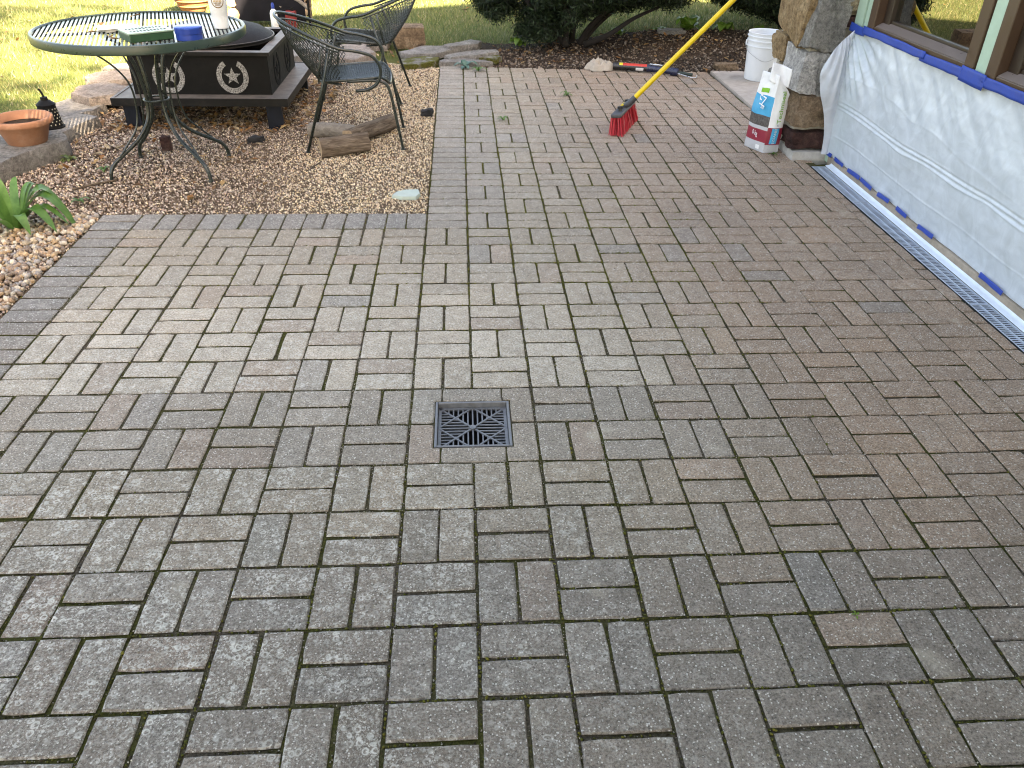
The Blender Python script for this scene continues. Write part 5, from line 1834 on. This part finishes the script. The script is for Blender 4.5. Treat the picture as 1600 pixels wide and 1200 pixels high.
def text_on(body, i0, a, z, size, mat, vertical, d=0.0045, ang=0.0):
    cu = bpy.data.curves.new("lettering", 'FONT')
    cu.body = body
    cu.size = size
    cu.align_x = 'CENTER'
    cu.align_y = 'CENTER'
    cu.extrude = 0.0004
    cu.resolution_u = 3
    tmp = bpy.data.objects.new("lettering_curve", cu)
    COL.objects.link(tmp)
    bpy.context.view_layer.update()
    me_ = bpy.data.meshes.new_from_object(tmp.evaluated_get(bpy.context.evaluated_depsgraph_get()))
    bpy.data.objects.remove(tmp)
    me_.materials.clear()
    me_.materials.append(mat)
    o = bpy.data.objects.new("lettering", me_)
    COL.objects.link(o)
    nn = [-EV, EU, EV, -EU][i0]
    N_ = Vector((nn.x, nn.y, 0.0))
    up = (bag_s(i0 + a, z + 0.04) - bag_s(i0 + a, z - 0.04)).normalized()
    rt = up.cross(N_).normalized()
    N_ = rt.cross(up).normalized()
    if vertical: rt, up = up, -rt
    M_ = Matrix((rt, up, N_)).transposed().to_4x4()
    p = bag_s(i0 + a, z) + N_ * d - Vector(bag.location)
    o.matrix_world = Matrix.Translation(p) @ M_
    o.parent = bag
    return o
M_tg = bagcol("print_green", (0.16, 0.42, 0.02))
M_tw = bagcol("print_white", (0.78, 0.79, 0.80))
text_on("Techniseal", 3, 0.50, 0.285, 0.046, M_tg, True)
text_on("EZSAND", 3, 0.56, 0.110, 0.026, M_tw, True)
text_on("EZ", 0, 0.45, 0.305, 0.085, M_tw, False, 0.006)
text_on("sand", 0, 0.40, 0.270, 0.030, M_tw, False, 0.006)
text_on("10 kg", 0, 0.50, 0.112, 0.042, M_tw, False, 0.006)
text_on("C", 3, 0.50, 0.178, 0.020, bagcol("print_blue", (0.03, 0.12, 0.3)), True)
quad_on(0, 0.30, 0.72, 0.358, 0.384, "green_mark", M_tg, 0.003)

# ---- rag and caulking gun at the far edge
def ragP(a, b_):
    q = 2 * PI * a
    r_ = b_
    x = math.cos(q) * 0.135 * r_
    y = math.sin(q) * 0.085 * r_
    n_ = 1.0 - 2.6 * abs(noise.noise(Vector((x * 15, y * 19, 3)))) + 0.5 * (1 - 3 * abs(noise.noise(Vector((x * 34, y * 34, 8)))))
    h = 0.062 * (1 - r_ ** 6) * (0.75 + 0.5 * noise.noise(Vector((x * 11, y * 11, 12)))) + 0.030 * (1 - r_ ** 3) * n_ + 0.018 * max(0, noise.noise(Vector((math.cos(q) * 3, math.sin(q) * 3, 1)))) * r_
    k = 1 + 0.25 * noise.noise(Vector((math.cos(q) * 1.6, math.sin(q) * 1.6, 6)))
    return (1.205 + x * k, 5.215 + y * k, 0.004 + max(0, h))
rg = MB().grid(ragP, 56, 22, closed_u=True).build("cloth_rag", simple("canvas_cloth", (0.40, 0.345, 0.285), 0.95, 0, 0.12, 40, 0.5, 0.15, 200), smooth=True)
tag(rg, "crumpled beige cloth on the pavers by the dark soil", "cloth")
cg = empty("caulking_gun", (1.60, 5.08, 0))
tag(cg, "black and red caulking gun lying beside the beige cloth", "caulking gun")
M_bl = simple("gloss_black", (0.014, 0.014, 0.016), 0.3, 0, 0.2, 40)
M_navy = simple("navy_plastic", (0.012, 0.018, 0.05), 0.3, 0, 0.2, 40)
g0, g1, g2 = Vector((1.31, 5.185, 0.040)), Vector((1.605, 5.120, 0.036)), Vector((1.80, 5.015, 0.032))
MB().tube([g0, g1], 0.030, 20).build("cartridge", M_bl, cg, smooth=True, angle=40)
gd = (g1 - g0).normalized()
gs_ = Vector((-gd.y, gd.x, 0))
def shell(q0, q1, s0, s1, rr_):
    m = MB()
    m.grid(lambda a, b_: g0 + (g1 - g0) * (s0 + (s1 - s0) * b_) + gs_ * (rr_ * math.cos(q0 + (q1 - q0) * a)) + Vector((0, 0, rr_ * math.sin(q0 + (q1 - q0) * a))), 10, 2)
    return m
shell(R(50), R(150), 0.28, 0.97, 0.0308).build("red_label", simple("red_print", (0.55, 0.035, 0.02), 0.4, 0, 0.1, 30), cg, smooth=True)
shell(R(50), R(150), 0.18, 0.28, 0.0308).build("yellow_band", simple("yellow_print", (0.6, 0.5, 0.03), 0.4, 0, 0.1, 30), cg, smooth=True)
shell(R(175), R(225), 0.66, 0.88, 0.0310).build("white_label", simple("white_print", (0.7, 0.7, 0.7), 0.5, 0, 0.25, 200), cg, smooth=True)
MB().tube([g1, g1 + (g2 - g1) * 0.1, g2], [0.034, 0.027, 0.024], 14).build("barrel", M_navy, cg, smooth=True, angle=40)
MB().tube([g2 - (g2 - g1) * 0.05, g2 + (g2 - g1) * 0.22], [0.034, 0.030], 16).build("end_cap", M_navy, cg, smooth=True, angle=40)
MB().tube(spline([g2, (1.86, 4.955, 0.022), (1.935, 4.885, 0.012), (1.985, 4.90, 0.010), (2.0, 4.955, 0.012)], 5), 0.0045, 8).build("plunger_rod", simple("zinc_rod", (0.55, 0.56, 0.58), 0.3, 0.7), cg, smooth=True)
MB().tube([(1.85, 5.0, 0.026), (1.96, 4.945, 0.020)], 0.013, 10).build("trigger", simple("dark_green_grip", (0.015, 0.03, 0.022), 0.5), cg, smooth=True, angle=50)
MB().tube([g1 + Vector((0.02, 0.02, 0.03)), g1 + Vector((0.12, -0.03, 0.028))], 0.006, 6).build("metal_tag", simple("bright_tag", (0.6, 0.62, 0.65), 0.3, 0.5), cg, smooth=True)

# ---- small weeds on the pavers
def weed(x, y, n_, s, label, z=0.0, pal=((0.05, 0.12, 0.02), (0.12, 0.2, 0.05))):
    t = empty("weed", (x, y, z))
    m = leaf_mat("weed_leaf", *pal)
    for i in range(n_):
        V, F = blade_leaf((0, 0, 0.002), i * 2.4 + x * 9, s * random.uniform(0.7, 1.2), s * 0.17, s * random.uniform(0.25, 0.6), i, droop=0.8)
        MB().add(V, F).build("leaf", m, t, smooth=True, local=True)
    return tag(t, label, "weed")
weed(0.80, 4.28, 5, 0.055, "small green sprig on the pavers left of the broom's far end")
weed(0.27, 3.58, 5, 0.05, "small green sprig on the pavers above the mossy joints")
weed(0.02, 5.24, 8, 0.10, "bluish-green weed at the patio's far left corner", 0.0, ((0.05, 0.13, 0.10), (0.12, 0.24, 0.19)))
weed(0.13, 5.12, 7, 0.075, "flat green weed just inside the patio's far left corner")
weed(1.945, 2.80, 5, 0.035, "tiny weed at the foot of the sand bag")
weed(0.93, -0.83, 4, 0.013, "tiny bright green weed in the near joints", -0.004, ((0.10, 0.2, 0.02), (0.2, 0.34, 0.04)))
weed(-2.02, 2.02, 6, 0.05, "small weed in the gravel near the patio's left corner", -0.006)
weed(-2.07, 2.50, 5, 0.05, "small green seedling by the table's near left foot", -0.006)
weed(-2.34, 2.70, 9, 0.06, "pale green tuft against the bowl's edging stone", -0.006, ((0.10, 0.15, 0.04), (0.2, 0.24, 0.08)))
tw = MB().tube(spline([(-2.12, 2.18, 0.006), (-2.02, 2.26, 0.012), (-1.93, 2.33, 0.008)], 5), [0.006] * 10 + [0.004], 6).build("twig", M_bark, smooth=True)
tag(tw, "short dead twig on the gravel by the table", "twig")
tw = MB().tube(spline([(-0.91, 2.52, 0.002), (-0.885, 2.58, 0.008), (-0.86, 2.66, 0.006)], 5), 0.0035, 6).build("twig", simple("dark_twig", (0.05, 0.035, 0.025), 0.9), smooth=True)
tag(tw, "thin dark twig on the gravel before the front log", "twig")
o = rock("charcoal_lump", (-0.265, 3.72, 0.016), (0.075, 0.055, 0.045), 81, simple("charcoal", (0.012, 0.012, 0.013), 0.8, 0, 0.3, 60, 0.5), amp=0.3, cuts=4)
tag(o, "black lump of charcoal on the gravel near the patio edge", "charcoal")
o = rock("charcoal_lump", (-1.33, 3.08, 0.012), (0.085, 0.05, 0.035), 83, bpy.data.materials["charcoal"], amp=0.3, cuts=4)
tag(o, "black charred lump on the gravel below the fire pit's leg", "charcoal")
o = rock("wood_stub", (-1.84, 2.92, 0.035), (0.055, 0.05, 0.085), 85, M_rd, amp=0.12, cuts=4)
tag(o, "dark reddish stub in the gravel under the table", "stub")

# ================================================================== BACKGROUND
# ---- yew shrubs
M_yew = vcol_mat("yew_needles", 0.55, 60, 0.3, 0, 0.12)
M_stem = simple("yew_stem", (0.014, 0.010, 0.008), 0.95, 0, 0.35, 40, 0.6)
def zmin1(x):
    return np.interp(x, [0.15, 0.3, 0.5, 0.75, 0.95, 1.15, 1.4, 1.8, 2.3, 2.5], [0.42, 0.28, 0.14, 0.08, 0.13, 0.30, 0.34, 0.40, 0.40, 0.5])
def zmin2(x):
    return np.interp(x, [2.4, 2.7, 3.2, 3.8, 4.4], [0.50, 0.34, 0.22, 0.2, 0.3])
def shrub(name, x0, x1, yc, ry, zmin, ztop, ncl, label, stems, seed, per=34, size=(0.016, 0.034)):
    t = empty(name, stems[0][0])
    cl = []
    rg_ = np.random.default_rng(seed)
    xm, hw = (x0 + x1) / 2, (x1 - x0) / 2
    while len(cl) < ncl:
        x = rg_.uniform(x0, x1)
        e = 1 - ((x - xm) / hw) ** 2
        y = yc + rg_.uniform(-1, 1) * ry * math.sqrt(max(0.05, e))
        lo = float(zmin(x)) + 0.22 * ((y - yc) / ry) ** 2
        hi = lo + (ztop - lo) * (0.35 + 0.65 * e)
        z = lo + (hi - lo) * rg_.uniform(0, 1) ** 1.5
        if noise.noise(Vector((x * 3.2, y * 3.2, z * 3.2 + seed))) < -0.16: continue
        cl.append((x, y, z))
    cl = np.array(cl)
    P = np.repeat(cl, per, 0) + RNG.normal(0, 1, (len(cl) * per, 3)) * np.array([0.045, 0.045, 0.030])
    P -= np.array(stems[0][0])
    o = leaves("crown", P, size, [(0.008, 0.018, 0.007), (0.013, 0.028, 0.010), (0.024, 0.044, 0.016), (0.007, 0.012, 0.006)], M_yew, 3, 0.20, curl=0.1)
    o.parent = t
    for st_ in stems:
        pts = spline([Vector(p) for p in st_], 6)
        n_ = len(pts)
        MB().tube(pts, [0.028 * (1 - 0.75 * i / n_) + 0.004 for i in range(n_)], 7).build("stem", M_stem, t, smooth=True)
    return tag(t, label, "shrub")
s1 = [[(0.98, 5.98, 0.05), (0.97, 6.0, 0.35), (0.90, 6.1, 0.9), (0.8, 6.2, 1.4)],
      [(1.0, 6.0, 0.06), (0.80, 6.0, 0.22), (0.55, 6.05, 0.5), (0.3, 6.1, 0.8)],
      [(1.12, 6.05, 0.06), (1.25, 6.05, 0.25), (1.55, 6.1, 0.48), (1.95, 6.15, 0.62), (2.3, 6.2, 0.75)],
      [(1.14, 6.08, 0.06), (1.30, 6.15, 0.22), (1.50, 6.2, 0.36), (1.75, 6.3, 0.46)],
      [(1.05, 6.1, 0.06), (1.10, 6.2, 0.5), (1.2, 6.3, 1.0), (1.3, 6.3, 1.5)],
      [(1.16, 6.0, 0.06), (1.38, 5.95, 0.16), (1.6, 5.95, 0.30), (1.85, 6.0, 0.40)]]
shrub("yew_shrub", 0.15, 2.5, 6.22, 0.62, zmin1, 1.75, 4200, "dark evergreen shrub with bare low stems behind the beige cloth", s1, 4)
s2 = [[(3.3, 6.55, 0.1), (3.2, 6.5, 0.5), (3.0, 6.5, 1.0), (2.9, 6.5, 1.4)], [(3.35, 6.55, 0.1), (3.0, 6.4, 0.35), (2.7, 6.35, 0.5), (2.45, 6.3, 0.52)], [(3.4, 6.6, 0.1), (3.7, 6.6, 0.6), (3.9, 6.6, 1.2)]]
shrub("yew_shrub", 2.4, 4.6, 6.6, 0.7, zmin2, 1.7, 3200, "dark evergreen shrub beyond the white bucket", s2, 9)

# ---- low green plants along the bed's rim
M_broad = leaf_mat("broad_leaf", (0.08, 0.17, 0.02), (0.19, 0.32, 0.05), 0.4)
def clump(x, y, z, n_, s, label, wide=0.42):
    t = empty("ground_plant", (x, y, z))
    for i in range(n_):
        V, F = blade_leaf((0, 0, 0), i * 2.399, s * random.uniform(0.6, 1.2), s * wide * random.uniform(0.7, 1.1), s * random.uniform(0.35, 0.95), i, droop=random.uniform(0.3, 1.0))
        MB().add(V, F).build("leaf", M_broad, t, smooth=True, local=True)
    return tag(t, label, "plant")
clump(2.26, 6.42, 0.12, 9, 0.15, "bright green broad-leaved plant behind the broom handle")
clump(2.62, 6.40, 0.12, 9, 0.14, "broad-leaved green plant between the broom handle and the bucket")
clump(1.95, 6.38, 0.10, 8, 0.09, "low green plant at the bed's rim left of the broom handle")
clump(0.55, 6.12, 0.02, 10, 0.10, "low leafy weed under the shrub's left side")
clump(1.55, 6.36, 0.08, 9, 0.09, "low green plant under the shrub's right branches")
clump(2.95, 6.20, 0.12, 7, 0.10, "low green plant just left of the bucket's rim")
o = rock("field_stone", (2.06, 6.30, 0.13), (0.26, 0.14, 0.06), 91, M_flag, amp=0.12)
tag(o, "flat pale stone on the rim of the soil bank", "stone")
o = rock("field_stone", (2.33, 5.235, 0.03), (0.20, 0.10, 0.06), 93, M_br, amp=0.12)
tag(o, "small brown stone on the soil beside the bucket", "stone")

# ---- things beyond the fire pit
pl = empty("basket_planter", (-3.10, 8.18, 0))
tag(pl, "brown woven basket planter on the lawn beyond the table", "planter")
M_bsk = simple("woven_brown", (0.26, 0.105, 0.045), 0.75, 0, 0.35, 60, 0.6)
MB().lathe([(0.13, 0.0), (0.16, 0.05), (0.20, 0.17), (0.215, 0.26), (0.205, 0.27), (0.19, 0.22), (0.0, 0.21)], (0, 0, 0), 40, cap0=True).build("basket", M_bsk, pl, smooth=True, local=True, angle=45)
for z, r_ in ((0.055, 0.165), (0.11, 0.185), (0.17, 0.203), (0.255, 0.217)):
    MB().tube([(r_ * math.cos(q), r_ * math.sin(q), z) for q in np.linspace(0, 2 * PI, 36, endpoint=False)], 0.009, 6, closed=True).build("band", M_bsk, pl, smooth=True, local=True)
rk = empty("log_rack", (-2.12, 7.45, 0))
tag(rk, "firewood rack under a black cover beyond the fire pit", "firewood rack")
M_cov = simple("black_cover", (0.007, 0.007, 0.010), 0.7, 0, 0.3, 8, 0.4, 0.15, 20)
cv = MB()
def covP(a, b_):
    x = -0.36 + 0.72 * a
    s_ = b_
    prof = [(-0.20, 0.04), (-0.215, 0.3), (-0.21, 0.62), (-0.10, 0.68), (0.10, 0.68), (0.21, 0.62), (0.215, 0.3), (0.20, 0.04)]
    i = min(6, int(s_ * 7)); f = s_ * 7 - i
    y = prof[i][0] + (prof[i + 1][0] - prof[i][0]) * f
    z = prof[i][1] + (prof[i + 1][1] - prof[i][1]) * f
    return (x + 0.1, y + 0.025 * nz(x * 6, z * 3, 1), z + 0.015 * nz(x * 5, y * 5, 4))
cv.grid(covP, 24, 28)
cv.build("cover", M_cov, rk, smooth=True, local=True)
for i, (x, z) in enumerate(((-0.30, 0.10), (-0.30, 0.24), (-0.31, 0.38), (-0.29, 0.52), (0.38, 0.1), (0.38, 0.24))):
    MB().tube([(x, -0.20, z), (x, 0.20, z + 0.01)], 0.066, 10).build("split_log", simple("split_wood", (0.36, 0.22, 0.12), 0.9, 0, 0.35, 30, 0.4), rk, local=True)
MB().tube([(-0.40, -0.22, 0.0), (-0.42, -0.22, 0.72)], 0.012, 6).build("rack_post", M_black, rk, local=True)
MB().tube([(0.50, -0.22, 0.0), (0.50, -0.22, 0.72)], 0.012, 6).build("rack_post", M_black, rk, local=True)
bt = empty("spray_bottle", (-1.955, 7.05, 0.0))
tag(bt, "white bottle with a blue cap before the black cover", "bottle")
MB().lathe([(0.035, 0.0), (0.038, 0.004), (0.038, 0.13), (0.030, 0.155), (0.014, 0.172), (0.014, 0.18)], (0, 0, 0.02), 24, cap0=True, cap1=True).build("body", M_bk, bt, smooth=True, local=True, angle=45)
MB().lathe([(0.018, 0.196), (0.018, 0.225), (0.012, 0.25), (0.0, 0.252)], (0, 0, 0), 16, cap0=True).build("cap", M_blue, bt, smooth=True, local=True, angle=45)
rc = empty("red_can", (-1.79, 7.1, 0.0))
tag(rc, "small red fuel can behind the near chair", "can")
MB().box((0, 0, 0.085), (0.11, 0.08, 0.17), bev=0.012).build("body", simple("red_plastic", (0.15, 0.010, 0.010), 0.4, 0, 0.15, 30), rc, local=True)
MB().tube([(0.02, 0, 0.17), (0.02, 0, 0.20)], 0.016, 10).build("cap", M_black, rc, local=True)
pst = empty("plant_stake", (-1.62, 7.25, 0))
tag(pst, "thin bare branch propped upright beyond the near chair", "branch")
MB().tube(spline([(0, 0, 0), (0.02, 0, 0.25), (0.0, 0.02, 0.55), (0.03, 0.02, 0.9)], 5), 0.014, 6).build("main_stem", M_bark, pst, smooth=True, local=True)
MB().tube(spline([(0.01, 0, 0.16), (-0.12, 0, 0.26), (-0.22, 0.02, 0.25), (-0.30, 0, 0.18)], 5), 0.024, 7).build("side_branch", M_smooth, pst, smooth=True, local=True)

# ---- tall trees behind the house (their crowns dapple the left lawn) and one far over the lawn
M_tbark = simple("tree_bark", (0.11, 0.085, 0.065), 0.95, 0, 0.35, 8, 0.8)
M_tleaf = vcol_mat("tree_leaf", 0.6, 10, 0.2, 0, 0.3)
def tree(base, top, crown_r, nleaf, label, seed, lsize=(0.09, 0.17)):
    t = empty("tall_tree", base)
    H = top
    tr = spline([(0, 0, -0.3), (0.1, 0, H * 0.35), (-0.1, 0.1, H * 0.7), (0, 0, H * 1.05)], 6)
    m = MB().tube(tr, [0.34 * (1 - 0.8 * i / len(tr)) + 0.03 for i in range(len(tr))], 10)
    rg_ = random.Random(seed)
    cents = []
    for k in range(16):
        q = rg_.uniform(0, 2 * PI)
        zz_ = H * rg_.uniform(0.62, 1.0)
        L = crown_r[0] * rg_.uniform(0.45, 0.95)
        e = Vector((math.cos(q) * L, math.sin(q) * L, zz_ + rg_.uniform(0.2, 1.5)))
        m.tube(spline([(0, 0, zz_ - 1.2), (e.x * 0.45, e.y * 0.45, zz_), tuple(e)], 4), [0.10 * (1 - 0.85 * i / 9) for i in range(9)], 6)
        cents.append(e)
    m.build("trunk", M_tbark, t, smooth=True, local=True)
    cents = np.array(cents)
    P = cents[RNG.integers(0, len(cents), nleaf)] + RNG.normal(0, 1, (nleaf, 3)) * np.array([0.75, 0.75, 0.55])
    o = leaves("crown", P, lsize, [(0.05, 0.09, 0.02), (0.07, 0.12, 0.03), (0.10, 0.13, 0.03), (0.14, 0.13, 0.03)], M_tleaf, 3, 0.5)
    o.parent = t
    return tag(t, label, "tree")
tree((6.1, -9.6, 0), 15.5, (2.3, 2.3), 4000, "tall thin-crowned tree close behind the house", 5)
tree((6.5, -12.7, 0), 15.5, (2.0, 2.0), 9000, "tall dense tree farther behind the house", 8)
